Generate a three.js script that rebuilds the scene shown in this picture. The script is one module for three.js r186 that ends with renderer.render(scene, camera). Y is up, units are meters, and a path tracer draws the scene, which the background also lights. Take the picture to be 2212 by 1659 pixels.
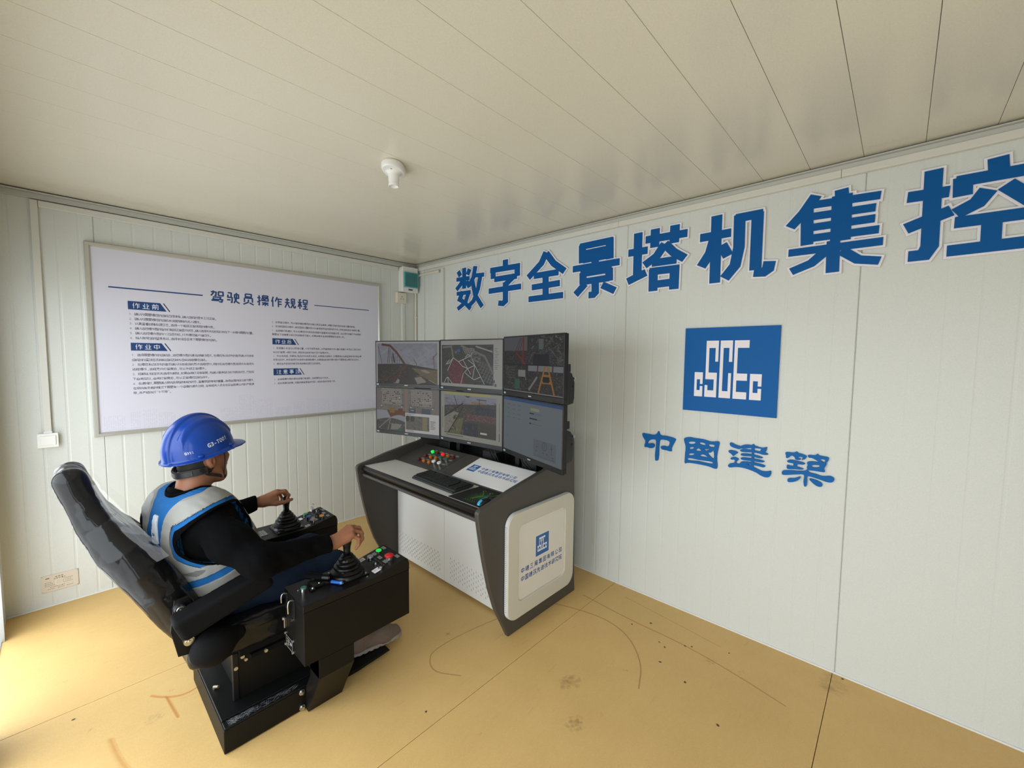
import * as THREE from 'three';
import { RoundedBoxGeometry } from 'three/addons/geometries/RoundedBoxGeometry.js';
import { mergeGeometries, toCreasedNormals } from 'three/addons/utils/BufferGeometryUtils.js';
import { ImprovedNoise } from 'three/addons/math/ImprovedNoise.js';
import { RectAreaLightUniformsLib } from 'three/addons/lights/RectAreaLightUniformsLib.js';

// ---------- camera, sky, daylight, exposure ----------
const scene = new THREE.Scene();
const camera = new THREE.PerspectiveCamera(85.071, 2212 / 1659, 0.05, 200);
camera.position.set(-2.675, 1.632, 3.911);
camera.rotation.set(THREE.MathUtils.degToRad(-3.834), THREE.MathUtils.degToRad(-47.216), THREE.MathUtils.degToRad(0.59), 'YXZ');
scene.background = new THREE.Color(0.86, 0.94, 1.0);           // overcast daylight outside
scene.backgroundIntensity = 3.2;
const renderer = new THREE.WebGLRenderer({ antialias: true });
renderer.toneMapping = THREE.LinearToneMapping;
renderer.toneMappingExposure = 0.74;
renderer.shadowMap.enabled = true;
RectAreaLightUniformsLib.init();
// openings of the long left wall (z0, z1, y0, y1): three unseen floor-length doorways, inferred from where the daylight falls
const OPENINGS = [[0.26, 1.24, 0.0, 2.06], [1.42, 2.95, 0.0, 2.06], [3.3, 5.2, 0.0, 2.06]];
const XL = -2.962, ZF = 6.2, HC = 2.6;                           // inner face of the left wall, of the front wall, ceiling height
for (const [i, [z0, z1, y0, y1]] of OPENINGS.entries()) {             // skylight entering through each opening
  const l = new THREE.RectAreaLight(new THREE.Color(0.92, 0.965, 1.0), [4.2, 3.4, 2.4][i], z1 - z0 - 0.04, y1 - y0 - 0.04);
  l.position.set(XL - 0.06, (y0 + y1) / 2, (z0 + z1) / 2);
  l.rotation.y = -Math.PI / 2;
  l.name = 'daylight'; scene.add(l);
}

// ---------- helpers ----------
const V = (x, y, z) => new THREE.Vector3(x, y, z);
const rngOf = (seed) => () => { seed = (seed + 0x6d2b79f5) | 0; let t = Math.imul(seed ^ (seed >>> 15), 1 | seed); t = (t + Math.imul(t ^ (t >>> 7), 61 | t)) ^ t; return ((t ^ (t >>> 14)) >>> 0) / 4294967296; };
const noise = new ImprovedNoise();
const mat = (color, rough = 0.6, metal = 0, o = {}) => new THREE.MeshStandardMaterial({ color, roughness: rough, metalness: metal, ...o });
const phys = (color, rough, o = {}) => new THREE.MeshPhysicalMaterial({ color, roughness: rough, ...o });
const taken = new Map();
function numbered(name) { const n = taken.get(name) ?? 0; taken.set(name, n + 1); return n ? name + '_' + String(n).padStart(3, '0') : name; }
function tag(o, label, category, group) { Object.assign(o.userData, { label, category }); if (group) o.userData.group = group; return o; }
function thing(name, label, category, base = [0, 0, 0], group) { const o = new THREE.Group(); o.name = numbered(name); o.position.set(...base); o.userData.base = null; delete o.userData.base; tag(o, label, category, group); scene.add(o); o.at = V(...base); return o; }
function struct(name) { const o = new THREE.Group(); o.name = name; o.userData.kind = 'structure'; o.at = V(0, 0, 0); scene.add(o); return o; }
function merge(gs) {
  if (!Array.isArray(gs)) return gs;
  if (gs.length === 1) return gs[0];
  gs = gs.map((g) => { g = g.index ? g.toNonIndexed() : g; const k = new THREE.BufferGeometry(); for (const n of ['position', 'normal', 'uv']) if (g.attributes[n]) k.setAttribute(n, g.attributes[n]); if (!k.attributes.uv) k.setAttribute('uv', new THREE.BufferAttribute(new Float32Array(k.attributes.position.count * 2), 2)); return k; });
  return mergeGeometries(gs);
}
// a part: its geometry is given in world coordinates and is moved into the frame of its parent
function part(parent, name, gs, m, label) {
  const g = merge(gs); const at = parent.at;
  if (at && (at.x || at.y || at.z)) g.translate(-at.x, -at.y, -at.z);
  const o = new THREE.Mesh(g, m); o.name = name; o.castShadow = o.receiveShadow = true; o.at = at; parent.add(o);
  if (label) o.userData.label = label;
  return o;
}
function one(name, gs, m, label, category, group) { const o = new THREE.Mesh(merge(gs), m); o.name = numbered(name); o.castShadow = o.receiveShadow = true; tag(o, label, category, group); scene.add(o); return o; }
// boxes given by their extents, with small rounded edges when r > 0
function bx(x0, x1, y0, y1, z0, z1, r = 0) {
  const w = x1 - x0, h = y1 - y0, d = z1 - z0;
  const g = r > 0 ? new RoundedBoxGeometry(w, h, d, 2, Math.min(r, w * 0.49, h * 0.49, d * 0.49)) : new THREE.BoxGeometry(w, h, d);
  return g.translate((x0 + x1) / 2, (y0 + y1) / 2, (z0 + z1) / 2);
}
function cyl(a, b, r0, r1 = r0, seg = 20, open = false) {       // a cylinder or cone between two points
  const d = b.clone().sub(a), g = new THREE.CylinderGeometry(r1, r0, d.length(), seg, 1, open);
  g.applyQuaternion(new THREE.Quaternion().setFromUnitVectors(V(0, 1, 0), d.normalize()));
  return g.translate((a.x + b.x) / 2, (a.y + b.y) / 2, (a.z + b.z) / 2);
}
const ball = (p, r, sx = 1, sy = 1, sz = 1, n = 16) => new THREE.SphereGeometry(r, n, Math.max(8, n >> 1)).scale(sx, sy, sz).translate(p.x, p.y, p.z);
const tube = (pts, r, n = 24, seg = 8) => new THREE.TubeGeometry(new THREE.CatmullRomCurve3(pts.map((p) => (p.isVector3 ? p : V(...p)))), n, r, seg, false);
function lathe(pts, p, seg = 32) { return new THREE.LatheGeometry(pts.map(([r, y]) => new THREE.Vector2(r, y)), seg).translate(p.x, p.y, p.z); }
function canvas(w, h) { const c = document.createElement('canvas'); c.width = w; c.height = h; return [c, c.getContext('2d')]; }
function tex(c, color = true) { const t = new THREE.CanvasTexture(c); if (color) t.colorSpace = THREE.SRGBColorSpace; t.anisotropy = 8; return t; }
// a flat printed card whose four corners are given (top left, top right, bottom right, bottom left)
function quad(a, b, c, d) {
  const g = new THREE.BufferGeometry();
  g.setAttribute('position', new THREE.Float32BufferAttribute([d, c, b, d, b, a].flatMap((p) => [p.x, p.y, p.z]), 3));
  g.setAttribute('uv', new THREE.Float32BufferAttribute([0, 0, 1, 0, 1, 1, 0, 0, 1, 1, 0, 1], 2));
  g.computeVertexNormals();
  return g;
}
// profile [[u, v], ...] pushed along an axis; 'z' takes (u, v) = (x, y)
function extrude(pts, d0, d1, axis = 'z', bevel = 0, holes = []) {
  const s = new THREE.Shape(pts.map(([x, y]) => new THREE.Vector2(x, y)));
  for (const h of holes) s.holes.push(new THREE.Path(h.map(([x, y]) => new THREE.Vector2(x, y))));
  const g = new THREE.ExtrudeGeometry(s, { depth: d1 - d0 - 2 * bevel, bevelEnabled: bevel > 0, bevelSize: bevel, bevelThickness: bevel, bevelOffset: -bevel, bevelSegments: 2, curveSegments: 8 });
  g.translate(0, 0, d0 + bevel);
  if (axis === 'x') g.applyMatrix4(new THREE.Matrix4().makeBasis(V(0, 0, -1), V(0, 1, 0), V(1, 0, 0)));   // (u, v, d) -> (x = d, y = v, z = -u)
  return g;
}
function roundRect(x0, y0, x1, y1, r, n = 6) {
  const p = [];
  for (const [cx, cy, a] of [[x1 - r, y0 + r, -90], [x1 - r, y1 - r, 0], [x0 + r, y1 - r, 90], [x0 + r, y0 + r, 180]]) for (let i = 0; i <= n; i++) { const t = ((a + (90 * i) / n) * Math.PI) / 180; p.push([cx + r * Math.cos(t), cy + r * Math.sin(t)]); }
  return p;
}
// a surface net over a distance field: cells of size h in the box lo..hi
function net(f, lo, hi, h) {
  const n = [0, 1, 2].map((i) => Math.ceil((hi[i] - lo[i]) / h) + 1), [nx, ny, nz] = n, F = new Float32Array(nx * ny * nz);
  const id = (x, y, z) => x + nx * (y + ny * z);
  for (let z = 0; z < nz; z++) for (let y = 0; y < ny; y++) for (let x = 0; x < nx; x++) F[id(x, y, z)] = f(lo[0] + x * h, lo[1] + y * h, lo[2] + z * h);
  const cell = new Int32Array(nx * ny * nz).fill(-1), pos = [], idx = [];
  for (let z = 0; z < nz - 1; z++) for (let y = 0; y < ny - 1; y++) for (let x = 0; x < nx - 1; x++) {
    let c = 0, sx = 0, sy = 0, sz = 0, m = 0;
    const v = [];
    for (let k = 0; k < 8; k++) { const q = F[id(x + (k & 1), y + ((k >> 1) & 1), z + (k >> 2))]; v.push(q); if (q < 0) m |= 1 << k; }
    if (m === 0 || m === 255) continue;
    for (let a = 0; a < 8; a++) for (let b = 0; b < 3; b++) { const o = a | (1 << b); if (o === a || (v[a] < 0) === (v[o] < 0)) continue; const t = v[a] / (v[a] - v[o]); sx += (a & 1) + (b === 0 ? t : 0); sy += ((a >> 1) & 1) + (b === 1 ? t : 0); sz += (a >> 2) + (b === 2 ? t : 0); c++; }
    cell[id(x, y, z)] = pos.length / 3;
    pos.push(lo[0] + (x + sx / c) * h, lo[1] + (y + sy / c) * h, lo[2] + (z + sz / c) * h);
  }
  for (let z = 1; z < nz - 1; z++) for (let y = 1; y < ny - 1; y++) for (let x = 1; x < nx - 1; x++) {
    const s = F[id(x, y, z)] < 0;
    const face = (t, a, b, c, d) => { if (s === t || a < 0 || b < 0 || c < 0 || d < 0) return; if (s) idx.push(a, b, c, a, c, d); else idx.push(a, c, b, a, d, c); };
    face(F[id(x + 1, y, z)] < 0, cell[id(x, y - 1, z - 1)], cell[id(x, y, z - 1)], cell[id(x, y, z)], cell[id(x, y - 1, z)]);
    face(F[id(x, y + 1, z)] < 0, cell[id(x - 1, y, z - 1)], cell[id(x - 1, y, z)], cell[id(x, y, z)], cell[id(x, y, z - 1)]);
    face(F[id(x, y, z + 1)] < 0, cell[id(x - 1, y - 1, z)], cell[id(x, y - 1, z)], cell[id(x, y, z)], cell[id(x - 1, y, z)]);
  }
  const g = new THREE.BufferGeometry(), e = h * 0.35, nor = new Float32Array(pos.length);
  for (let i = 0; i < pos.length; i += 3) {
    const [x, y, z] = [pos[i], pos[i + 1], pos[i + 2]], d = V(f(x + e, y, z) - f(x - e, y, z), f(x, y + e, z) - f(x, y - e, z), f(x, y, z + e) - f(x, y, z - e)).normalize();
    nor[i] = d.x; nor[i + 1] = d.y; nor[i + 2] = d.z;
  }
  g.setAttribute('position', new THREE.Float32BufferAttribute(pos, 3)); g.setAttribute('normal', new THREE.BufferAttribute(nor, 3)); g.setIndex(idx);
  const uv = new Float32Array((pos.length / 3) * 2);
  for (let i = 0; i < pos.length / 3; i++) { uv[i * 2] = pos[i * 3] + pos[i * 3 + 2] * 0.7; uv[i * 2 + 1] = pos[i * 3 + 1]; }
  g.setAttribute('uv', new THREE.BufferAttribute(uv, 2));
  return g;
}
// a surface net cut into its separate pieces
function pieces(g, least = 60) {
  const n = g.attributes.position.count, root = Int32Array.from({ length: n }, (_, i) => i), find = (i) => { while (root[i] !== i) { root[i] = root[root[i]]; i = root[i]; } return i; }, ix = g.index.array;
  for (let i = 0; i < ix.length; i += 3) { const a = find(ix[i]); root[find(ix[i + 1])] = a; root[find(ix[i + 2])] = a; }
  const sets = new Map();
  for (let i = 0; i < ix.length; i += 3) { const r = find(ix[i]); if (!sets.has(r)) sets.set(r, []); sets.get(r).push(ix[i], ix[i + 1], ix[i + 2]); }
  return [...sets.values()].filter((t) => t.length > least * 3).map((t) => { const k = g.clone(), map = new Map(), src = []; const idx = t.map((v) => { if (!map.has(v)) { map.set(v, src.length); src.push(v); } return map.get(v); }); for (const a of ['position', 'normal', 'uv']) { const s = g.attributes[a], d = new Float32Array(src.length * s.itemSize); src.forEach((v, i) => { for (let c = 0; c < s.itemSize; c++) d[i * s.itemSize + c] = s.array[v * s.itemSize + c]; }); k.setAttribute(a, new THREE.BufferAttribute(d, s.itemSize)); } k.setIndex(idx); return k; });
}
const smin = (a, b, k) => { const h = Math.max(k - Math.abs(a - b), 0) / k; return Math.min(a, b) - h * h * k * 0.25; };
const smax = (a, b, k) => -smin(-a, -b, k);
// distance to a tapered capsule from a to b with radii ra, rb; [x, y, z, r] each
const cap = (A, B) => { const dx = B[0] - A[0], dy = B[1] - A[1], dz = B[2] - A[2], L = dx * dx + dy * dy + dz * dz || 1e-9; return (x, y, z) => { const px = x - A[0], py = y - A[1], pz = z - A[2]; let t = (px * dx + py * dy + pz * dz) / L; t = t < 0 ? 0 : t > 1 ? 1 : t; return Math.hypot(px - dx * t, py - dy * t, pz - dz * t) - (A[3] + (B[3] - A[3]) * t); }; };
const ell = (c, r) => (x, y, z) => { const a = (x - c[0]) / r[0], b = (y - c[1]) / r[1], d = (z - c[2]) / r[2], k = Math.hypot(a, b, d), q = Math.hypot(a / r[0], b / r[1], d / r[2]); return q < 1e-9 ? -Math.min(...r) : (k * (k - 1)) / q; };
const blend = (fs, k) => (x, y, z) => { let d = fs[0](x, y, z); for (let i = 1; i < fs.length; i++) d = smin(d, fs[i](x, y, z), k); return d; };
// ---------- hand-drawn stroke lettering: base components on a 100 x 100 grid, the other characters composed from them ----------
const STROKES = {
  一: '3 50 97 50', 二: '15 20 85 20/4 85 96 85', 三: '10 12 90 12/18 48 82 48/3 90 97 90', 十: '3 42 97 42/50 3 50 98', 口: '14 18 86 18 86 86 14 86 14 18', 日: '20 5 80 5 80 95 20 95 20 5/20 50 80 50',
  目: '20 3 80 3 80 97 20 97 20 3/20 34 80 34/20 65 80 65', 田: '12 10 88 10 88 92 12 92 12 10/50 10 50 92/12 50 88 50', 白: '50 0 40 18/18 20 82 20 82 95 18 95 18 20/18 57 82 57', 工: '10 12 90 12/50 12 50 88/4 88 96 88',
  土: '15 35 85 35/50 5 50 92/3 92 97 92', 士: '3 35 97 35/50 5 50 90/15 90 85 90', 王: '8 8 92 8/15 48 85 48/50 8 50 92/3 92 97 92', 木: '5 28 95 28/50 3 50 98/48 30 8 80/52 30 93 80', 本: '5 28 95 28/50 3 50 98/48 30 8 80/52 30 93 80/30 74 70 74',
  禾: '75 3 25 14/4 32 96 32/50 10 50 98/48 34 8 80/52 34 93 78', 米: '25 8 35 32/75 8 62 32/5 42 95 42/50 3 50 98/48 44 8 88/52 44 93 88', 人: '50 3 45 40 5 95/50 25 95 95', 入: '35 5 50 8 40 55 5 95/50 15 60 55 96 95', 八: '35 10 28 50 5 90/62 8 72 50 96 90',
  亻: '70 3 15 52/50 35 50 98', 彳: '70 2 20 30/75 25 15 62/55 50 55 98', 扌: '10 26 90 26/55 3 55 92 30 88/8 68 92 48', 氵: '25 8 75 22/12 36 62 48/15 92 75 55', 冫: '25 15 65 35/15 90 70 55', 讠: '25 6 60 22/8 38 52 38 52 88 92 68',
  纟: '55 3 15 38 60 38 10 72/10 72 85 66/5 92 90 84', 钅: '50 2 8 40/30 22 90 22/20 45 85 45/15 65 88 65/52 45 52 92 90 75', 忄: '50 3 50 98/20 28 12 50/75 22 88 45', 女: '42 3 20 62 85 95/75 28 55 70 8 96/3 32 97 32', 子: '12 12 82 12 50 38/50 38 50 94 28 90/4 52 96 52',
  力: '8 28 88 28 82 90 60 88/46 3 42 50 8 96', 刀: '8 12 88 12 82 90 58 86/45 12 38 55 6 95', 刂: '25 12 25 68/78 3 78 95 50 90', 又: '8 12 85 12 60 60 8 95/18 30 60 72 96 95', 寸: '4 28 96 28/68 3 68 93 45 88/22 48 38 66', 小: '50 3 50 93 32 88/25 32 5 75/75 30 95 72',
  大: '4 32 96 32/50 3 46 45 5 96/52 40 95 96', 天: '12 10 88 10/4 42 96 42/50 10 45 55 5 96/52 48 96 96', 太: '4 32 96 32/50 3 46 45 5 96/52 40 95 96/40 75 58 92', 犬: '4 32 96 32/50 3 46 45 5 96/52 40 95 96/70 6 88 20', 心: '15 45 8 80/32 35 38 88 80 88 80 68/48 25 58 50/78 35 95 68',
  儿: '30 5 28 55 5 95/65 5 65 85 75 92 96 88 96 70', 几: '22 8 22 60 5 95/22 8 72 8 72 82 80 92 96 88 96 70', 厂: '12 8 96 8/16 8 16 55 4 96', 户: '50 0 56 12/18 22 86 22 86 52 18 52/18 22 18 60 5 96', 尸: '18 8 88 8 88 36 18 36/18 8 18 60 5 96', 门: '18 3 30 15/14 22 14 98/38 12 88 12 88 94 70 90',
  宀: '50 0 52 30/8 90 8 40 92 40 86 90', 冖: '8 90 8 30 92 30 86 90', 穴: '50 0 52 22/8 55 8 26 92 26 88 55/35 42 10 95/62 42 90 92', 艹: '4 45 96 45/30 10 30 90/70 10 70 90', 竹: '25 5 8 65/18 35 48 35/34 35 40 85/70 5 54 65/64 35 96 35/80 35 86 85', 亠: '50 5 52 50/4 75 96 75',
  立: '50 2 54 18/12 28 88 28/30 42 38 75/70 42 60 75/4 92 96 92', 石: '5 12 95 12/42 12 35 45 5 75/30 48 85 48 85 92 30 92 30 48', 角: '40 3 12 30/35 14 72 14 60 28/22 30 82 30 82 92 68 90/22 30 22 65 8 96/22 50 82 50/22 70 82 70/52 30 52 90', 贝: '22 8 78 8 78 62/22 8 22 62/50 22 48 60 8 96/56 72 92 96',
  车: '12 20 90 20/45 3 18 48 85 48/4 70 96 70/52 32 52 98', 马: '18 8 75 8 70 42/22 25 18 48 88 48 82 92 62 88/5 70 62 70', 足: '22 6 80 6 80 34 22 34 22 6/52 34 52 92/52 60 85 60/25 52 25 92/6 92 94 88', 走: '18 22 82 22/50 3 50 42/5 42 95 42/50 42 50 80/50 60 85 60/26 52 22 78 6 96/20 80 50 92 96 94',
  辶: '12 6 26 20/4 40 24 40 24 78 3 92/24 78 50 91 98 92', 阝: '22 5 70 5 55 38 75 52 62 68 40 66/22 3 22 98', 月: '22 5 80 5 80 92 62 90/22 5 22 60 6 96/22 34 80 34/22 62 80 62', 火: '22 28 14 55/78 22 68 48/50 3 48 45 8 96/52 48 94 96', 灬: '15 30 6 85/38 35 42 85/62 35 68 85/84 30 95 85',
  牛: '28 5 12 40/22 24 88 24/4 56 96 56/52 3 52 98', 方: '45 2 55 18/4 26 96 26/42 26 35 60 6 96/38 52 82 52 76 92 55 88', 攵: '40 3 12 45/28 24 92 24/78 24 62 65 8 96/22 40 60 75 96 96', 夂: '40 3 8 42/32 18 78 18 55 60 6 95/25 38 60 72 96 92', 夕: '42 3 8 52/32 20 82 20 60 65 18 96/38 42 58 60',
  中: '12 22 88 22 88 66 12 66 12 22/50 2 50 98', 正: '8 8 92 8/52 8 52 90/52 46 85 46/24 38 24 90/4 90 96 90', 下: '4 10 96 10/48 10 48 98/52 30 82 55', 不: '4 10 96 10/52 12 6 66/52 36 52 98/62 42 94 70', 个: '50 3 30 32 4 52/50 3 72 32 96 52/50 38 50 98', 内: '12 96 12 22 88 22 88 92 70 90/50 2 46 48 26 74/50 45 76 74', 无: '15 12 85 12/4 42 96 42/48 12 42 60 6 96/60 42 60 85 68 92 94 90 95 72',
  已: '12 8 82 8 82 45 15 45/15 30 15 82 24 93 92 90 95 68', 己: '12 8 82 8 82 45 15 45/15 45 15 82 24 93 92 90 95 68', 电: '14 18 84 18 84 68 14 68 14 18/14 43 84 43/50 2 50 82 58 92 94 90 96 74', 勺: '35 3 8 48/28 22 88 22 82 92 58 88/35 48 58 66', 乍: '32 3 6 48/22 22 96 22/46 22 46 98/46 46 88 46/46 70 90 70', 史: '18 18 82 18 82 50 18 50 18 18/50 3 48 55 6 96/20 58 50 82 96 96', 吏: '5 12 95 12/20 26 80 26 80 54 20 54 20 26/50 12 48 58 6 97/22 64 52 84 96 97',
  舟: '45 0 35 14/22 16 78 16 78 94 62 92/22 16 22 60 8 97/3 54 97 54/46 26 54 40/46 64 54 80', 仓: '50 3 30 30 3 46/50 3 70 30 97 46/30 44 70 44 70 66 55 64/30 44 30 86 40 94 84 92 86 76', 用: '16 6 86 6 86 94 68 91/16 6 16 60 5 97/16 36 86 36/16 64 86 64/51 6 51 96', 开: '10 12 90 12/4 50 96 50/34 12 32 60 10 97/68 12 68 98', 关: '30 3 38 20/70 3 60 20/12 28 88 28/4 54 96 54/50 28 46 60 6 97/54 58 95 97', 在: '6 22 94 22/44 3 30 42 5 68/26 46 26 98/42 56 90 56/66 36 66 92/38 92 96 92',
  处: '36 3 8 52/28 22 54 22 44 60 6 97/20 42 50 86 97 94/74 3 74 78/74 34 95 54', 戶: '78 3 30 12/26 12 26 52 6 97/26 32 60 32 60 56 26 56', 斤: '88 4 30 14/26 12 26 55 6 97/26 42 96 42/66 42 66 98', 雨: '6 8 94 8/12 98 12 28 88 28 88 94/50 8 50 96/26 44 40 52/26 66 40 74/62 44 76 52/62 66 76 74', 而: '4 10 96 10/50 10 44 34/14 97 14 34 86 34 86 94 76 92/38 34 38 90/62 34 62 90', 西: '4 12 96 12/10 34 90 34 90 94 10 94 10 34/38 12 36 58 14 72/62 12 62 66 88 66',
  示: '16 10 84 10/4 38 96 38/51 38 51 94 36 90/26 54 8 84/74 54 94 82', 业: '34 4 34 90/66 4 66 90/12 30 24 66/88 26 76 64/3 92 97 92', 丁: '5 14 95 14/55 14 55 92 32 88', 元: '16 12 84 12/4 40 96 40/36 40 32 68 6 97/62 40 62 84 72 93 95 90 96 72', 先: '28 3 12 34/20 22 86 22/4 46 96 46/50 3 50 46/36 46 32 72 6 97/62 46 62 86 72 94 95 90 96 74', 成: '16 24 94 24/18 24 16 62 4 97/18 46 46 46 44 74 30 72/58 3 66 56 92 96 96 76/88 44 56 92/74 4 88 16',
  其: '5 20 95 20/28 4 28 68/72 4 72 68/28 36 72 36/28 52 72 52/4 68 96 68/34 74 14 97/66 74 90 97', 真: '8 12 92 12/50 2 48 22/24 24 76 24 76 74 24 74 24 24/24 40 76 40/24 57 76 57/4 76 96 76/34 80 12 98/66 80 90 98', 直: '8 14 92 14/50 2 48 26/24 28 78 28 78 80 24 80/24 28 24 80/24 45 78 45/24 62 78 62/4 94 96 94', 里: '16 6 84 6 84 50 16 50 16 6/16 28 84 28/50 6 50 92/12 70 88 70/4 93 96 93', 重: '80 3 24 12/4 24 96 24/18 36 82 36 82 64 18 64 18 36/18 50 82 50/50 8 50 94/14 78 86 78/4 95 96 95',
  首: '28 2 38 16/72 2 62 16/4 22 96 22/50 22 44 36/22 38 80 38 80 97 22 97 22 38/22 58 80 58/22 77 80 77', 页: '6 8 94 8/50 8 44 26/18 28 82 28 82 72/18 28 18 72/50 40 48 70 8 97/58 78 92 97', 看: '88 4 20 14/10 26 90 26/4 40 96 40/50 12 40 42 5 76/30 52 84 52 84 98 30 98 30 52/30 67 84 67/30 82 84 82', 能: '28 3 10 26 44 24/38 14 48 30/12 40 44 40 44 94 34 92/12 40 12 97/12 56 44 56/12 72 44 72/62 4 62 38 70 46 94 44 95 32/90 12 62 24/62 54 62 88 70 96 94 94 95 82/90 60 62 74',
  古: '4 26 96 26/50 3 50 50/20 50 80 50 80 94 20 94 20 50', 且: '26 8 74 8 74 90/26 8 26 90/26 35 74 35/26 62 74 62/4 92 96 92', 旦: '22 6 78 6 78 68 22 68 22 6/22 37 78 37/4 90 96 90', 早: '20 4 80 4 80 52 20 52 20 4/20 28 80 28/4 72 96 72/50 52 50 98', 匕: '80 18 25 38/22 4 22 82 32 92 90 90 94 70', 丬: '75 3 75 98/20 20 40 42/8 78 66 56', 丂: '6 20 94 20/38 20 30 50 80 50 72 92 48 88', 必: '20 40 10 70/34 30 38 88 82 88 84 68/46 16 56 36/84 8 22 92/80 40 94 66',
  也: '8 50 88 26 84 66 70 64/50 3 50 74/26 22 26 84 36 94 92 92 95 74', 系: '80 3 22 12/52 10 24 32 60 36/74 30 20 58 86 56/70 46 84 62/50 58 50 94 36 90/28 70 8 90/72 70 92 90', 水: '50 3 50 92 34 88/8 34 36 34 8 82/88 20 56 46/54 34 94 86', 彐: '14 14 84 14 84 88/20 50 84 50/10 88 84 88', 录: '14 8 80 8 76 42/22 24 78 24/4 42 96 42/50 42 50 92 36 88/22 54 34 66/30 72 8 88/80 52 60 66/56 62 94 92', 豆: '8 10 92 10/22 28 78 28 78 58 22 58 22 28/30 66 38 84/70 66 60 84/4 94 96 94', 癶: '14 14 44 14 8 88/14 40 28 52/84 6 66 26/94 28 76 44/54 6 66 40 96 84',
  后: '86 4 20 14/18 12 18 56 4 97/18 38 96 38/34 56 84 56 84 94 34 94 34 56', 甬: '20 4 80 4 56 20/40 12 58 20/18 24 84 24 84 94 68 92/18 24 18 98/18 46 84 46/18 68 84 68/50 24 50 97', 卂: '10 10 68 10 68 70 76 92 94 88 96 70/6 50 60 50/36 10 36 98', 自: '50 0 40 16/20 18 80 18 80 96 20 96 20 18/20 44 80 44/20 70 80 70', 灭: '6 10 94 10/24 34 14 62/80 30 68 56/50 10 46 52 6 97/54 52 95 97', 禺: '24 4 78 4 78 42 24 42 24 4/24 23 78 23/12 97 12 54 90 54 90 94 76 92/51 4 51 74/30 78 74 72',
  尔: '34 3 10 36/26 22 92 22 82 42/52 30 52 93 36 88/28 50 8 84/74 50 94 82', 为: '18 8 34 26/10 38 88 38 80 92 58 88/48 3 44 46 6 97/54 54 66 72', 牙: '10 10 88 10/30 10 22 46 94 46/68 10 68 92 50 88/60 46 6 92', 午: '32 3 10 40/24 20 88 20/4 54 96 54/52 20 52 98', 同: '10 97 10 8 90 8 90 92 72 90/26 28 74 28/30 46 70 46 70 78 30 78 30 46', 可: '4 12 96 12/80 12 80 92 60 88/18 34 58 34 58 70 18 70 18 34', 以: '20 10 20 82 50 62/40 20 52 40/82 5 76 56 42 97/72 62 96 94', 疋: '12 8 88 8 72 30/52 8 52 88/52 44 84 44/26 46 8 94/24 70 52 90 96 94',
  果: '18 6 82 6 82 46 18 46 18 6/18 26 82 26/4 62 96 62/50 6 50 98/46 64 8 92/54 64 94 92', 甲: '14 8 86 8 86 60 14 60 14 8/14 34 86 34/50 8 50 98', 殳: '26 6 26 24 8 42/26 6 70 6 70 32 92 34/12 50 84 50 54 80 8 97/22 58 58 84 96 97', 有: '4 20 96 20/44 3 30 42 4 66/30 40 82 40 82 92 66 90/30 40 30 98/30 58 82 58/30 75 82 75', 亭: '50 0 50 12/4 16 96 16/24 26 76 26 76 42 24 42 24 26/6 68 6 54 94 54 90 68/24 68 76 68/50 68 50 94 34 92', 于: '12 14 88 14/4 48 96 48/54 14 54 92 34 88', 勾: '32 3 6 46/24 22 88 22 82 92 60 88/38 38 22 66 62 62/52 50 66 76',
  及: '10 10 70 10 56 40 88 40 62 76 6 97/30 10 24 56 4 96/30 34 54 74 97 96', 衣: '50 0 52 14/4 22 96 22/48 22 6 66/30 48 30 92 58 78/86 38 60 58/50 38 68 74 97 95', 勿: '32 3 6 46/26 22 88 22 80 92 58 88/48 24 16 76/68 24 34 92', 井: '8 26 92 26/4 62 96 62/34 3 32 62 12 97/68 3 68 98', 亍: '10 12 92 12/4 40 96 40/54 40 54 92 32 88', 负: '40 2 14 30/34 14 70 14 56 30/22 32 80 32 80 74/22 32 22 74/50 44 48 74 8 98/58 80 92 98', 载: '4 24 70 24/36 4 36 40/4 40 96 40/8 60 54 60/30 44 16 74 56 74/36 62 36 98/62 3 70 60 94 96 97 78/92 50 58 94/78 8 90 24',
  青: '10 12 90 12/16 28 84 28/4 44 96 44/50 3 50 44/26 54 78 54 78 93 64 92/26 54 26 98/26 67 78 67/26 80 78 80', 友: '6 22 94 22/42 3 34 52 5 97/34 46 82 46 56 80 14 97/38 54 64 82 97 97', 爫: '84 4 18 18/18 40 28 80/46 36 52 76/84 30 70 80', 曼: '28 3 72 3 72 30 28 30 28 3/28 16 72 16/12 40 88 40 88 60 12 60 12 40/37 40 37 60/63 40 63 60/16 70 78 70 14 98/26 74 56 86 94 98', 升: '56 3 14 18/4 48 96 48/36 14 32 62 10 97/70 4 70 98', 员: '26 4 74 4 74 28 26 28 26 4/18 40 82 40 82 78/18 40 18 78/50 52 48 78 8 98/58 82 92 98', 巨: '14 6 14 94 92 94/14 8 88 8/14 34 80 34 80 66 14 66', 离: '50 0 50 10/6 14 94 14/34 22 64 38/64 22 36 38/20 20 20 42 80 42 80 20/10 97 10 54 90 54 90 92 78 90/48 42 34 80 68 76/60 66 72 86',
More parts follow.
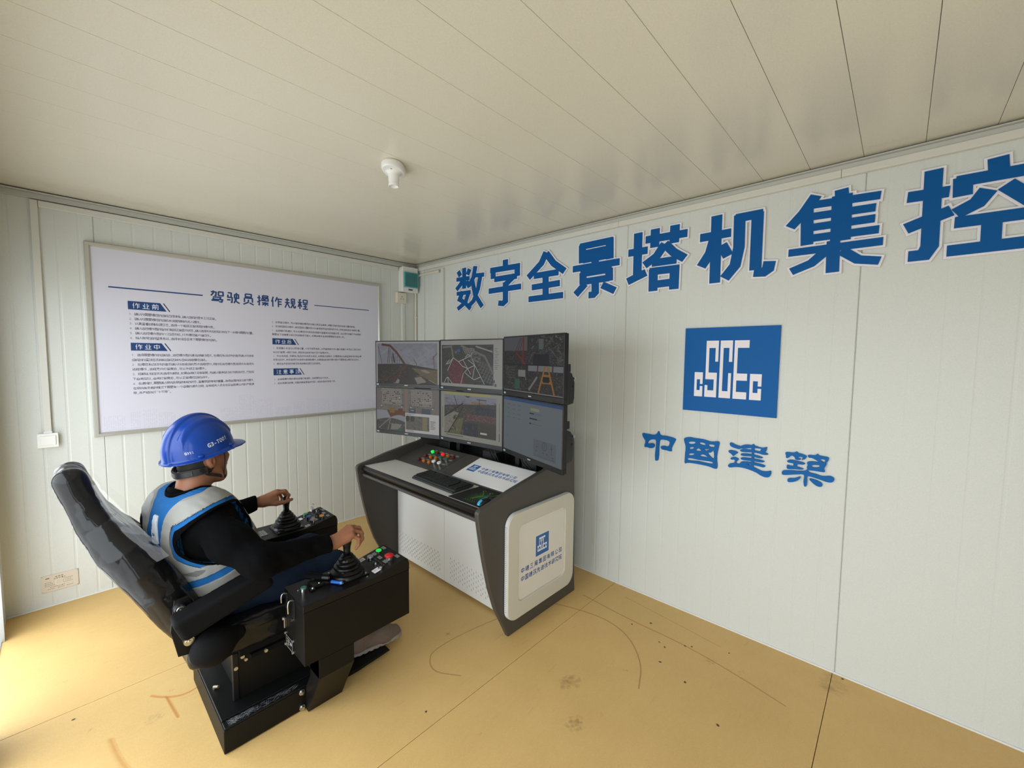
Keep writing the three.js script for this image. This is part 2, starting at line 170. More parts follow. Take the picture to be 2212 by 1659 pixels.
  严: '8 10 92 10/26 20 34 42/50 10 50 46/76 20 66 42/8 48 94 48/14 48 14 70 4 97', 并: '28 2 38 20/72 2 62 20/8 28 92 28/4 58 96 58/34 28 30 62 10 98/66 28 66 98', 丸: '18 30 72 30 72 80 80 92 95 88 96 70/42 3 38 56 6 97/20 52 44 70', 昔: '6 18 94 18/30 3 30 38/70 3 70 38/4 38 96 38/24 52 78 52 78 97 24 97 24 52/24 74 78 74', 甫: '6 18 94 18/70 2 84 12/14 97 14 34 86 34 86 92 72 90/14 54 86 54/14 74 86 74/50 3 50 97', 高: '50 0 50 10/6 14 94 14/28 24 72 24 72 40 28 40 28 24/10 97 10 52 90 52 90 94 76 92/34 64 66 64 66 84 34 84 34 64', 度: '52 0 54 8/14 12 96 12/16 12 14 60 4 97/26 32 90 32/42 20 42 48 72 48 72 20/30 60 82 60 28 97/40 66 62 82 95 97',
  步: '50 3 50 44/50 22 82 22/24 18 24 44/4 44 96 44/50 52 50 80/26 56 12 78/90 54 60 84 10 98', 免: '40 2 12 30/34 12 68 12 56 26/18 28 84 28 84 52 18 52 18 28/50 28 40 64 6 97/60 54 60 86 70 95 94 92 96 76', 出: '50 3 50 92/16 14 16 46 84 46 84 14/8 56 8 93 92 93 92 56', 现: '6 12 44 12/8 46 42 46/26 12 26 80/4 84 44 78/54 60 54 8 90 8 90 60/72 22 70 60 44 97/76 60 76 86 84 94 96 90 97 76', 云: '16 14 84 14/4 44 96 44/44 44 18 86 80 82/66 62 90 96', 长: '82 6 40 34/4 48 96 48/28 3 28 92 56 76/40 48 64 78 96 94', 而山: '50 3 50 30/14 8 14 32 86 32 86 8', 山: '50 5 50 88/12 32 12 88 88 88 88 32',
  刃: '8 12 88 12 82 90 58 86/45 12 38 55 6 95/14 46 30 62', 夬: '14 22 80 22 80 52/4 52 96 52/48 3 44 56 6 97/54 56 95 97', 尸口: '18 8 88 8 88 34 18 34/18 8 16 60 4 97/18 52 90 52 86 92 70 90/36 66 68 66 68 86 36 86 36 66', 囗: '8 6 92 6 92 95 8 95 8 6', 才: '6 26 94 26/64 3 64 92 42 88/62 30 12 78', 艮: '16 6 76 6 76 48 16 48/16 27 76 27/16 6 16 94 46 80/86 54 58 66/40 48 58 76 97 95', 公: '34 6 8 52/64 6 94 50/46 42 22 90 78 84/66 66 88 96', 司: '8 10 90 10 90 92 68 88/8 32 68 32/16 52 62 52 62 86 16 86 16 52',
  国: '8 6 92 6 92 95 8 95 8 6/24 24 76 24/28 48 72 48/22 76 78 76/50 24 50 76/62 56 72 68', 团: '8 6 92 6 92 95 8 95 8 6/22 36 80 36/58 18 58 80 42 78/54 40 24 72', 聿: '20 14 80 14 80 48/4 31 96 31/20 48 80 48/12 64 88 64/4 80 96 80/50 2 50 98', 廴: '4 14 26 14 10 44 26 44 20 72 4 90/6 56 24 78 52 92 98 92', 凡: '24 10 22 60 5 96/24 10 74 10 74 82 82 92 96 88 97 70/36 38 52 52', 支: '6 22 94 22/50 3 50 44/14 44 82 44 54 78 6 97/24 54 58 80 96 97', 术: '5 30 95 30/50 3 50 98/48 32 8 82/52 32 93 82/66 6 82 20', 幵: '6 10 94 10/4 46 96 46/32 10 30 60 8 97/70 10 70 98', 九: '42 3 38 52 6 97/8 32 70 32 70 82 78 92 95 88 96 70', 完元: '20 8 80 8/4 36 96 36/36 36 32 66 6 97/62 36 62 84 72 93 95 90 96 72',
  隹: '34 3 8 44/24 24 24 98/60 3 66 18/24 20 94 20/24 42 88 42/24 64 88 64/24 92 96 92/60 20 60 92', 前: '28 2 36 16/72 2 64 16/4 22 96 22/14 36 50 36 50 93 40 91/14 36 14 98/14 54 50 54/14 71 50 71/66 36 66 78/88 32 88 94 74 90', 主: '50 2 56 16/12 24 88 24/18 54 82 54/50 24 50 90/4 92 96 92', 意: '50 0 52 8/14 12 86 12/34 18 38 28/66 18 62 28/4 31 96 31/24 40 76 40 76 66 24 66 24 40/24 53 76 53/14 76 8 94/34 73 38 95 78 95 78 84/50 70 56 80/82 74 94 90', 事: '5 10 95 10/28 20 74 20 74 36 28 36 28 20/18 48 84 48 84 74/4 61 96 61/18 74 84 74/50 2 50 94 34 92', 夫: '12 20 88 20/6 46 94 46/50 3 46 52 6 97/54 54 95 97', 见: '20 8 80 8 80 60/20 8 20 60/50 22 46 62 8 97/60 60 60 84 70 93 95 90 96 72',
  实: '50 0 52 12/8 36 8 18 92 18 88 34/30 34 44 44/20 50 36 60/4 68 96 68/56 30 50 70 8 98/58 72 94 98', 变: '50 0 52 12/6 16 94 16/36 16 36 48/62 16 62 48/22 26 10 44/78 26 92 42/14 56 82 56 54 84 6 98/24 60 60 84 96 98', 报: '4 24 36 24/22 3 22 92 10 88/4 64 38 54/48 97 48 8 88 8 84 36 74 34/48 50 90 50 72 76 50 96/56 60 74 82 97 96', 回: '8 6 92 6 92 95 8 95 8 6/30 30 70 30 70 70 30 70 30 30', 百: '4 8 96 8/48 8 42 24/18 28 82 28 82 96 18 96 18 28/18 60 82 60', 分: '36 4 8 50/64 4 94 48/16 54 82 54 76 92 56 88/46 54 40 74 10 97', 比: '14 4 14 90 44 78/14 44 44 40/60 4 60 82 70 92 94 88 96 70/94 28 60 46', 向: '48 0 36 18/10 97 10 22 90 22 90 92 72 90/34 44 66 44 66 74 34 74 34 44',
};
const COMPOSED = {};
('确⿰石角 认⿰讠人 所⿰戶斤 需⿱雨而 要⿱西女 品⿱口⿰口口 操⿰扌⿱品木 控⿰扌⿱穴工 的⿰白勺 塔⿰土⿱艹⿱亠口 机⿰木几 经⿰纟⿱又工 供⿰亻其 基⿱其土 兄⿱口儿 况⿰冫兄 常⿱⿱小冖⿱口十 地⿰土也 加⿰力口 驾⿱加马 驶⿰马史 舱⿰舟仓 作⿰亻乍 查⿱木旦 故⿰古攵 章⿱立早 障⿰阝章 理⿰王里 志⿱士心 选⿺辶先 择⿰扌⿱又于 够⿰⿱勺口⿱夕夕 使⿰亻吏 台⿱云口 远⿺辶元 指⿰扌⿱匕日 灯⿰火丁 显⿱日业 状⿰丬犬 态⿱太心 和⿰禾口 安⿱宀女 按⿰扌安 钮⿰钅彐 位⿰亻立 置⿱西直 打⿰扌丁 各⿱夂口 客⿱宀各 端⿰立⿱山而 软⿰车⿱勺人 件⿰亻牛 输⿰车⿱人月 账⿰贝长 号⿱口丂 密⿱宀⿱必山 码⿰石马 登⿱癶豆 统⿰纟⿱亠儿 项⿰工页 通⿺辶甬 讯⿰讠卂 息⿱自心 熄⿰火息 连⿺辶车 接⿰扌⿱立女 属⿱尸禺 称⿰禾尔 名⿱夕口 标⿰木示 呈⿱口王 程⿰禾呈 允⿱云儿 许⿰讠午 制⿰牛刂 时⿰日寸 将⿰丬⿱夕寸 亮⿱⿱亠口⿱冖几 始⿰女台 解⿰角⿱刀牛 锁⿰钅⿱小贝 定⿱宀疋 如⿰女口 合⿱人⿱一口 闸⿵门甲 没⿰氵殳 急⿱刀⿱彐心 停⿰亻亭 释⿰米⿱又于 放⿰方攵 然⿱⿰夕犬灬 动⿰云力 起⿺走己 钩⿰钅勾 吊⿱口⿱冖十 装⿱⿰丬士衣 物⿰牛勿 体⿰亻本 量⿱旦里 档⿰木⿱小彐 进⿺辶井 行⿰彳亍 情⿰忄青 缓⿰纟⿱爫友 慢⿰忄曼 过⿺辶寸 当⿱小彐 相⿰木目 全⿱人王 距⿰足巨 禁⿱⿰木木示 格⿰木各 执⿰扌丸 借⿰亻昔 助⿰且力 辅⿰车甫 功⿰工力 记⿰讠己 频⿰步页 换⿰扌免 等⿱竹⿱土寸 值⿰亻直 转⿰车⿱一云 根⿰木艮 据⿰扌古 去⿱土云 提⿰扌⿱日疋 适⿺辶古 避⿺辶⿰尸立 旋⿰方疋 到⿰云刂 极⿰木及 限⿰阝艮 具其 警⿱⿰古攵⿱亠口 信⿰亻⿱亠口 器⿱⿰口口⿱犬⿰口口 复⿱⿱一日夂 对⿰又寸 法⿰氵⿱土云 消⿰氵⿱小月 除⿰阝⿱人示 联⿰目关 维⿰纟隹 保⿰亻⿱口木 幅⿰冂田 充⿱云儿 从⿰人人 管⿱竹⿱宀目 视⿰示见 红⿰纟工 绿⿰纟录 闪⿵门人 烁⿰火木 完⿱宀完元 业业 退⿺辶艮 前前 临⿰丬⿱人口 则⿰贝刂 际⿰阝示 填⿰土真 写⿱冖马 命⿱人⿰口彐 令⿱人丁 效⿰六攵 设⿰讠殳 备⿱夂田 异⿱己井 请⿰讠青 是⿱日疋 色⿱刀己 灯⿰火丁 数⿰⿱米女攵 字⿱宀子 景⿱日⿱亠⿱口小 集⿱隹木 规⿰夫见 注⿰氵主 建廴聿 筑⿱竹⿰工凡 局尸口 技⿰扌支 研⿰石幵 究⿱穴九 院⿰阝⿱宀完元 频⿰步页 切⿰土刀 繁⿱⿰曼攵系 护⿰扌户 出出').split(' ').forEach((t) => { const c = [...t][0]; COMPOSED[c] = t.slice(c.length); });
COMPOSED.建 = '⿺廴聿'; COMPOSED.具 = '其'; delete COMPOSED.业; delete COMPOSED.前; delete COMPOSED.出; COMPOSED.局 = '尸口'; STROKES.六 = '50 3 52 20/4 34 96 34/34 50 10 96/66 50 92 96'; STROKES.冂 = '12 96 12 10 88 10 88 92 70 90/50 2 50 98';
const NARROW = { 亻: 0.3, 彳: 0.32, 扌: 0.36, 氵: 0.3, 冫: 0.26, 讠: 0.32, 纟: 0.38, 钅: 0.4, 忄: 0.26, 阝: 0.32, 土: 0.38, 木: 0.42, 禾: 0.44, 石: 0.42, 火: 0.4, 王: 0.38, 日: 0.38, 女: 0.42, 丬: 0.3, 足: 0.42, 车: 0.44, 口: 0.36, 贝: 0.42, 工: 0.4 };
const FLAT = { 宀: 0.32, 冖: 0.26, 艹: 0.28, 竹: 0.34, 亠: 0.26, 雨: 0.44, 爫: 0.3, 一: 0.14, 穴: 0.42, 小: 0.4, 夂: 0.5, 人: 0.48, 立: 0.42, 口: 0.42, 西: 0.42, 又: 0.42, 刀: 0.34, 隹: 0.6, 品: 0.56, 旦: 0.5 };
const SPECIAL = { 尸口: 1, 完元: 1, 而山: 1 };
const glyphCache = new Map();
function glyph(ch) {                                   // strokes of a character as arrays of [x, y] on a 0..1 square
  if (glyphCache.has(ch)) return glyphCache.get(ch);
  const out = [];
  const put = (key, x, y, w, h) => {
    const s = STROKES[key];
    if (s) { for (const st of s.split('/')) { const n = st.split(' ').map(Number), p = []; for (let i = 0; i < n.length; i += 2) p.push([x + (n[i] / 100) * w, y + (n[i + 1] / 100) * h]); out.push(p); } return; }
    if (COMPOSED[key]) { ids([...COMPOSED[key]], x, y, w, h); return; }
    const keys = Object.keys(STROKES), k = key.codePointAt(0);                       // a character that is not in the list: two components of its own
    put(keys[(k * 7) % 60], x, y, w * 0.42, h); put(keys[(k * 13) % keys.length], x + w * 0.46, y, w * 0.54, h);
  };
  const ids = (q, x, y, w, h) => {
    const op = q.shift();
    const peek = q[0];
    if (op === '⿰') { const r = (NARROW[peek] ?? 0.5); ids(q, x, y, w * (r - 0.02), h); const right = q[0]; const rr = right === '刂' ? 0.68 : r; ids(q, x + w * (rr + 0.02), y, w * (0.98 - rr), h); }
    else if (op === '⿱') { const r = (FLAT[peek] ?? 0.5); ids(q, x, y, w, h * (r - 0.02)); const low = q[0]; ids(q, x, y + h * (r + (low === '灬' ? 0.15 : 0.03)), w, h * (0.97 - r - (low === '灬' ? 0.12 : 0))); }
    else if (op === '⿺') { const o = q.shift(); put(o, x, y, w, h); if (o === '走') ids(q, x + w * 0.56, y + h * 0.05, w * 0.42, h * 0.66); else ids(q, x + w * 0.34, y + h * 0.02, w * 0.64, h * 0.78); }
    else if (op === '⿵') { put(q.shift(), x, y, w, h); ids(q, x + w * 0.26, y + h * 0.28, w * 0.5, h * 0.62); }
    else if (SPECIAL[op + (q[0] ?? '')]) put(op + q.shift(), x, y, w, h);
    else put(op, x, y, w, h);
  };
  ids([ch], 0, 0, 1, 1);
  glyphCache.set(ch, out);
  return out;
}
const PUNCT = { '，': '30 78 42 92 24 108', '。': '20 82 34 78 42 90 30 98 20 90 20 82', '、': '24 78 42 96', '.': '20 92 26 92', '/': '60 4 16 100', '“': '30 4 22 22/48 4 40 22', '”': '22 4 30 22/40 4 48 22', '-': '10 55 70 55', '>': '10 25 60 50 10 75' };
function textRun(g, s, x, y, pitch, size, lw, color) {    // draws a line of characters; (x, y) is its top left corner, pitch the advance
  g.strokeStyle = color; g.fillStyle = color; g.lineWidth = lw; g.lineJoin = 'round'; g.lineCap = 'butt';
  for (const ch of s) {
    if (ch === ' ') { x += pitch * 0.4; continue; }
    if (/[0-9A-Za-z]/.test(ch)) { g.font = '500 ' + Math.round(size * 1.08) + 'px sans-serif'; g.textBaseline = 'alphabetic'; g.fillText(ch, x, y + size * 0.92); x += g.measureText(ch).width + pitch * 0.06; continue; }
    const strokes = PUNCT[ch] ? PUNCT[ch].split('/').map((t) => { const n = t.split(' ').map(Number), p = []; for (let i = 0; i < n.length; i += 2) p.push([n[i] / 100, n[i + 1] / 100]); return p; }) : glyph(ch);
    for (const p of strokes) { g.beginPath(); p.forEach(([u, v], i) => (i ? g.lineTo(x + u * size, y + v * size) : g.moveTo(x + u * size, y + v * size))); g.stroke(); }
    x += PUNCT[ch] ? pitch * (ch === '.' || ch === '/' || ch === '“' || ch === '”' || ch === '-' || ch === '>' ? 0.5 : 0.62) : pitch;
  }
  return x;
}
// ---------- the room: floor boards, ribbed wall panels, ceiling planks, openings ----------
function speckle(base, spread, w, h, seed, cell = 3) {         // fine even grain of a painted sheet
  const [c, g] = canvas(w, h), im = g.createImageData(w, h), r = rngOf(seed);
  for (let i = 0; i < w * h; i++) { const x = i % w, y = (i / w) | 0, n = noise.noise(x / cell, y / cell, seed) * 0.6 + (r() - 0.5); for (let k = 0; k < 3; k++) im.data[i * 4 + k] = base[k] + n * spread; im.data[i * 4 + 3] = 255; }
  g.putImageData(im, 0, 0); const t = tex(c); t.wrapS = t.wrapT = THREE.RepeatWrapping; return t;
}
const wallTex = speckle([214, 217, 212], 7, 256, 256, 3), wallMat = mat(0xffffff, 0.42, 0, { map: wallTex });
const orangePeel = speckle([128, 128, 128], 60, 256, 256, 9, 5);
wallMat.bumpMap = orangePeel; wallMat.bumpScale = 0.00025;
const ceilTex = speckle([221, 216, 198], 7, 256, 256, 5), ceilMat = mat(0xffffff, 0.2, 0, { map: ceilTex });
const trimMat = mat(0xd9d7cd, 0.45), trimGrey = mat(0xbfc0b8, 0.5), darkGap = mat(0x2c2a26, 0.9), whiteMat = mat(0xe6e5e0, 0.4);
for (const m of [wallMat, ceilMat]) m.map.repeat.set(2.2, 2.2);
orangePeel.repeat.set(5, 5);

// a sheet of the wall: width w, height h, grooves at the given places; face at v = 0 looking along +v
function sheet(w, h, grooves, deep = 0.002, thick = 0.05) {
  const prof = [[0, -0.004], [0.0035, 0]];
  for (const g of grooves) if (g > 0.012 && g < w - 0.012) prof.push([g - 0.008, 0], [g - 0.003, -deep], [g + 0.003, -deep], [g + 0.008, 0]);
  prof.push([w - 0.0035, 0], [w, -0.004]);
  const pos = [], uv = [];
  const wall = (a, b) => { pos.push(a[0], 0, a[1], b[0], 0, b[1], b[0], h, b[1], a[0], 0, a[1], b[0], h, b[1], a[0], h, a[1]); uv.push(a[0], 0, b[0], 0, b[0], h, a[0], 0, b[0], h, a[0], h); };
  for (let i = 0; i + 1 < prof.length; i++) wall(prof[i], prof[i + 1]);
  wall([w, -0.004], [w, -thick]); wall([w, -thick], [0, -thick]); wall([0, -thick], [0, -0.004]);
  const g = new THREE.BufferGeometry();
  g.setAttribute('position', new THREE.Float32BufferAttribute(pos, 3)); g.setAttribute('uv', new THREE.Float32BufferAttribute(uv, 2)); g.computeVertexNormals();
  return g;
}
const PITCH = 0.1065, ribs = (from, w) => Array.from({ length: 40 }, (_, k) => 0.09 + PITCH * (k % 11) + 1.2445 * Math.floor(k / 11) - from).filter((x) => x > 0 && x < w);
const wallBack = struct('wall_back'), wallRight = struct('wall_right'), wallLeft = struct('wall_left'), wallFront = struct('wall_front');
for (const [x0, x1, rb] of [[-3.06, -2.489, [0.26, 0.352, 0.459, 0.556].map((q) => q - 0.06 + 0.005)], [-2.489, -1.2685, [0.09, 0.19, 0.303, 0.407, 0.507, 0.617, 0.724, 0.831, 0.94, 1.045, 1.147]], [-1.2685, -0.05, [0.09, 0.2, 0.31, 0.418, 0.536, 0.64, 0.747, 0.853, 0.96, 1.066, 1.172]], [-0.05, 0.05, []]]) part(wallBack, 'wall_panel', sheet(x1 - x0 - 0.001, HC + 0.03, rb, 0.0014).translate(x0, -0.02, 0), wallMat);
for (let k = 0; k < 6; k++) {
  const z0 = 0.012 + 1.2445 * k, z1 = Math.min(z0 + 1.2445, ZF + 0.05), g = sheet(z1 - z0 - 0.001, HC + 0.03, ribs(0, 1.2445).filter((q) => q < z1 - z0), z0 > 3.6 ? 0.0006 : 0.0011);
  g.applyMatrix4(new THREE.Matrix4().makeBasis(V(0, 0, 1), V(0, 1, 0), V(-1, 0, 0))); g.translate(0, -0.02, z0);
  if (z1 > z0 + 0.05) part(wallRight, 'wall_panel', g, wallMat);
}
// left wall around its openings, and the front wall behind the photographer
let zc = -0.05;
for (const [z0, z1, y0, y1] of OPENINGS) {
  part(wallLeft, 'wall_panel', bx(XL - 0.06, XL, -0.02, HC + 0.01, zc, z0), wallMat);
  part(wallLeft, 'wall_panel', bx(XL - 0.06, XL, y1, HC + 0.01, z0, z1), wallMat);
  if (y0 > 0) part(wallLeft, 'wall_panel', bx(XL - 0.06, XL, -0.02, y0, z0, z1), wallMat);
  zc = z1;
}
part(wallLeft, 'wall_panel', bx(XL - 0.06, XL, -0.02, HC + 0.01, zc, ZF + 0.05), wallMat);
part(wallFront, 'wall_panel', bx(XL - 0.06, 0.05, -0.02, HC + 0.01, ZF, ZF + 0.06), wallMat);
// frames and panes of the openings
const alu = mat(0xb9bcbc, 0.35, 0.85), glassMat = new THREE.MeshPhysicalMaterial({ color: 0xffffff, roughness: 0.02, transmission: 1, thickness: 0, ior: 1.45 });
OPENINGS.forEach(([z0, z1, y0, y1], i) => {
  const w = struct('door_' + (i + 1)), x0 = XL - 0.07, x1 = XL + 0.012, t = 0.045;
  part(w, 'frame', [bx(x0, x1, y0, y1, z0, z0 + t), bx(x0, x1, y0, y1, z1 - t, z1), bx(x0, x1, y1 - t, y1, z0 + t, z1 - t), ...(y0 > 0 ? [bx(x0, x1, y0, y0 + t, z0 + t, z1 - t), bx(x0 + 0.02, x1 - 0.02, y0 + t, y1 - t, (z0 + z1) / 2 - 0.025, (z0 + z1) / 2 + 0.025)] : [bx(x0, x1 - 0.012, -0.018, 0.004, z0 + t, z1 - t)])], alu);
  if (y0 > 0) for (const s of [0, 1]) { const a = s ? (z0 + z1) / 2 + 0.025 : z0 + t, b = s ? z1 - t : (z0 + z1) / 2 - 0.025; part(w, 'pane', bx(XL - 0.034, XL - 0.03, y0 + t, y1 - t, a, b), glassMat); }
});
const ground = struct('ground');
part(ground, 'bounce_pavement', bx(-30, XL - 0.06, -0.25, -0.13, -20, 26), mat(0x9b978e, 0.9));  // unseen concrete ground added so daylight bounces up to the ceiling

// floor boards with scuffs, stains and specks (paint and dirt lie on the boards)
const FX0 = -3.05, FZ0 = 0, FW = 3.1, FD = 4.9;
{
  const W = 1300, H = 2048, [c, g] = canvas(W, H), px = (x) => ((x - FX0) / FW) * W, pz = (z) => ((z - FZ0) / FD) * H, r = rngOf(77);
  const im = g.createImageData(W, H);
  for (let i = 0; i < W * H; i++) {
    const x = i % W, y = (i / W) | 0, n = noise.noise(x / 190, y / 190, 1) * 0.5 + noise.noise(x / 60, y / 60, 2) * 0.35 + noise.noise(x / 22, y / 9, 3) * 0.22, f = (r() - 0.5) * 9 + n * 9;
    im.data[i * 4] = 213 + f; im.data[i * 4 + 1] = 177 + f; im.data[i * 4 + 2] = 113 + f * 0.9; im.data[i * 4 + 3] = 255;
  }
  g.putImageData(im, 0, 0);
  const blot = (x, z, rad, col, a, n = 26) => { for (let k = 0; k < n; k++) { const t = r() * 6.283, d = Math.sqrt(r()) * rad; g.fillStyle = `rgba(${col},${a * (0.4 + 0.6 * r())})`; g.beginPath(); g.ellipse(px(x) + Math.cos(t) * d, pz(z) + Math.sin(t) * d * 0.7, 1 + r() * rad * 0.3, 1 + r() * rad * 0.18, r() * 3, 0, 6.3); g.fill(); } };
  const scuff = (pts, w, a, col = '120,78,30') => { g.strokeStyle = `rgba(${col},${a})`; g.lineCap = 'round'; for (let k = 0; k < 5; k++) { g.lineWidth = w * (0.3 + 0.7 * r()); g.beginPath(); pts.forEach(([x, z], i) => { const X = px(x) + (r() - 0.5) * w, Z = pz(z) + (r() - 0.5) * w; if (i === 0) g.moveTo(X, Z); else { const [x2, z2] = pts[i + 1] ?? [x, z]; g.quadraticCurveTo(X, Z, (X + px(x2)) / 2, (Z + pz(z2)) / 2); } }); g.stroke(); } };
  scuff([[-0.53, 2.28], [-0.42, 2.55], [-0.45, 2.8], [-0.62, 2.98], [-0.8, 3.05]], 3.5, 0.16);
  scuff([[-0.3, 2.4], [-0.33, 2.75], [-0.32, 3.05], [-0.36, 3.35], [-0.42, 3.6]], 3, 0.17);
  scuff([[-0.12, 2.62], [-0.16, 2.95], [-0.2, 3.25]], 2, 0.12); scuff([[-0.7, 2.2], [-1.3, 2.05], [-1.45, 2.2], [-1.35, 2.35]], 2, 0.2);
  scuff([[-2.45, 1.38], [-2.37, 1.5], [-2.24, 1.46]], 5, 0.22, '180,110,40'); scuff([[-2.4, 1.44], [-2.38, 1.62]], 6, 0.25, '180,110,40'); scuff([[-2.6, 1.55], [-2.58, 1.75], [-2.5, 1.95], [-2.42, 2.1]], 7, 0.12, '180,120,50');
  scuff([[-2.8, 1.6], [-2.62, 1.75], [-2.5, 1.9]], 4, 0.14, '170,110,50');
  blot(-1.0, 2.78, 26, '105,72,42', 0.1, 60); blot(-1.18, 2.93, 20, '95,66,40', 0.12, 40); blot(-1.45, 3.18, 24, '120,84,48', 0.07, 40); blot(-0.35, 3.25, 14, '125,80,40', 0.1); blot(-0.02, 2.55, 12, '110,80,50', 0.06); blot(-2.45, 1.55, 16, '110,90,60', 0.1, 30);
  blot(-2.2, 2.25, 18, '120,92,50', 0.08, 30); blot(-1.2, 2.05, 8, '105,82,40', 0.15, 14); blot(-0.1, 3.75, 34, '105,75,40', 0.07, 60);
  for (let k = 0; k < 46; k++) { const x = FX0 + 0.1 + r() * 2.9, z = r() * 4.6; blot(x, z, 4 + r() * 7, r() > 0.5 ? '120,90,50' : '150,110,55', 0.1, 8); }
  for (let k = 0; k < 150; k++) { const x = FX0 + r() * FW, z = r() * FD; g.strokeStyle = `rgba(110,84,44,${0.05 + 0.12 * r()})`; g.lineWidth = 0.8 + r() * 1.6; g.beginPath(); g.moveTo(px(x), pz(z)); g.lineTo(px(x) + 6 + r() * 26, pz(z) + (r() - 0.5) * 9); g.stroke(); }
  for (const [x, z] of [[-0.36, 2.79], [-0.4, 2.98], [-0.42, 3.02], [-0.33, 3.1], [-0.31, 3.13], [-0.27, 2.87], [-0.55, 3.05], [-0.6, 3.2], [-0.22, 3.3], [-2.28, 1.58], [-0.02, 3.78], [-0.75, 3.4], [-1.6, 2.4], [-2.1, 2.35], [-0.95, 3.6], [-2.7, 1.3], [-1.9, 2.7]]) { g.fillStyle = 'rgba(28,20,14,0.85)'; g.beginPath(); g.ellipse(px(x), pz(z), 2 + r() * 1.2, 1.4 + r(), r() * 3, 0, 6.3); g.fill(); }
  for (let k = 0; k < 16; k++) { g.fillStyle = `rgba(235,222,190,${0.25 + r() * 0.5})`; g.beginPath(); g.arc(px(FX0 + r() * FW), pz(r() * FD), 0.8 + r() * 0.8, 0, 6.3); g.fill(); }
  const t = tex(c); t.flipY = false;
  var floorMat = mat(0xffffff, 0.6, 0, { map: t });
}
const floor = struct('floor');
for (const [z0, z1] of [[-0.05, 1.2265], [1.2265, 2.478], [2.478, 3.7365], [3.7365, 4.99], [4.99, ZF + 0.05]]) {
  const b = bx(XL - 0.05, 0.05, -0.018, 0, z0 + 0.0012, z1 - 0.0012, 0.0014), p = b.attributes.position, uv = b.attributes.uv;
  for (let i = 0; i < p.count; i++) uv.setXY(i, (p.getX(i) - FX0) / FW, (p.getZ(i) - FZ0) / FD);
  part(floor, 'floor_board', b, floorMat);
}
part(floor, 'subfloor', bx(XL - 0.06, 0.06, -0.06, -0.018, -0.06, ZF + 0.06), darkGap);
const blt = struct('baseboard_back'), brt = struct('baseboard_right');
part(blt, 'bead', bx(XL, 0, 0, 0.009, 0, 0.008, 0.002), whiteMat); part(brt, 'bead', bx(-0.008, 0, 0, 0.009, 0, ZF, 0.002), whiteMat);

// ceiling planks running away from the left wall
const ceiling = struct('ceiling');
for (let k = -14; k < 17; k++) {
  const z0 = 2.888 + 0.211 * k, z1 = z0 + 0.211;
  if (z0 > ZF || z1 < 0) continue;
  const a = Math.max(z0, -0.04) + 0.0006, b = Math.min(z1, ZF + 0.05) - 0.0006, g = bx(XL - 0.05, 0.045, HC, HC + 0.03, a, b, 0.0016);
  const p = g.attributes.position, uv = g.attributes.uv; for (let i = 0; i < p.count; i++) uv.setXY(i, p.getX(i), p.getZ(i));
  part(ceiling, 'ceiling_panel', g, ceilMat);
}
part(ceiling, 'ceiling_backing', bx(XL - 0.06, 0.06, HC + 0.03, HC + 0.07, -0.06, ZF + 0.06), darkGap);
// trims under the ceiling: a lipped strip on each wall
const trimB = struct('trim_1'), trimR = struct('trim_2');
part(trimB, 'strip', [bx(XL, -0.02, 2.552, 2.585, 0, 0.018, 0.003), bx(XL, -0.02, 2.585, 2.594, 0, 0.034, 0.003)], trimGrey);
part(trimR, 'lip', [bx(-0.02, 0, 2.562, 2.586, 0, ZF, 0.003), bx(-0.036, 0, 2.586, 2.592, 0, ZF, 0.002)], trimGrey);
for (let z = 0.02, k = 0; z < ZF; z += 1.21, k++) part(trimR, 'strip', bx(-0.026, 0, 2.526, 2.562, z, Math.min(z + 1.209, ZF), 0.003), trimMat);
// corner posts where the two walls meet
const trimC = struct('trim_3');
part(trimC, 'corner_strip', [bx(-0.16, 0, 0, 2.55, 0, 0.012, 0.002), bx(-0.012, 0, 0, 2.53, 0.012, 0.16, 0.002)], wallMat);
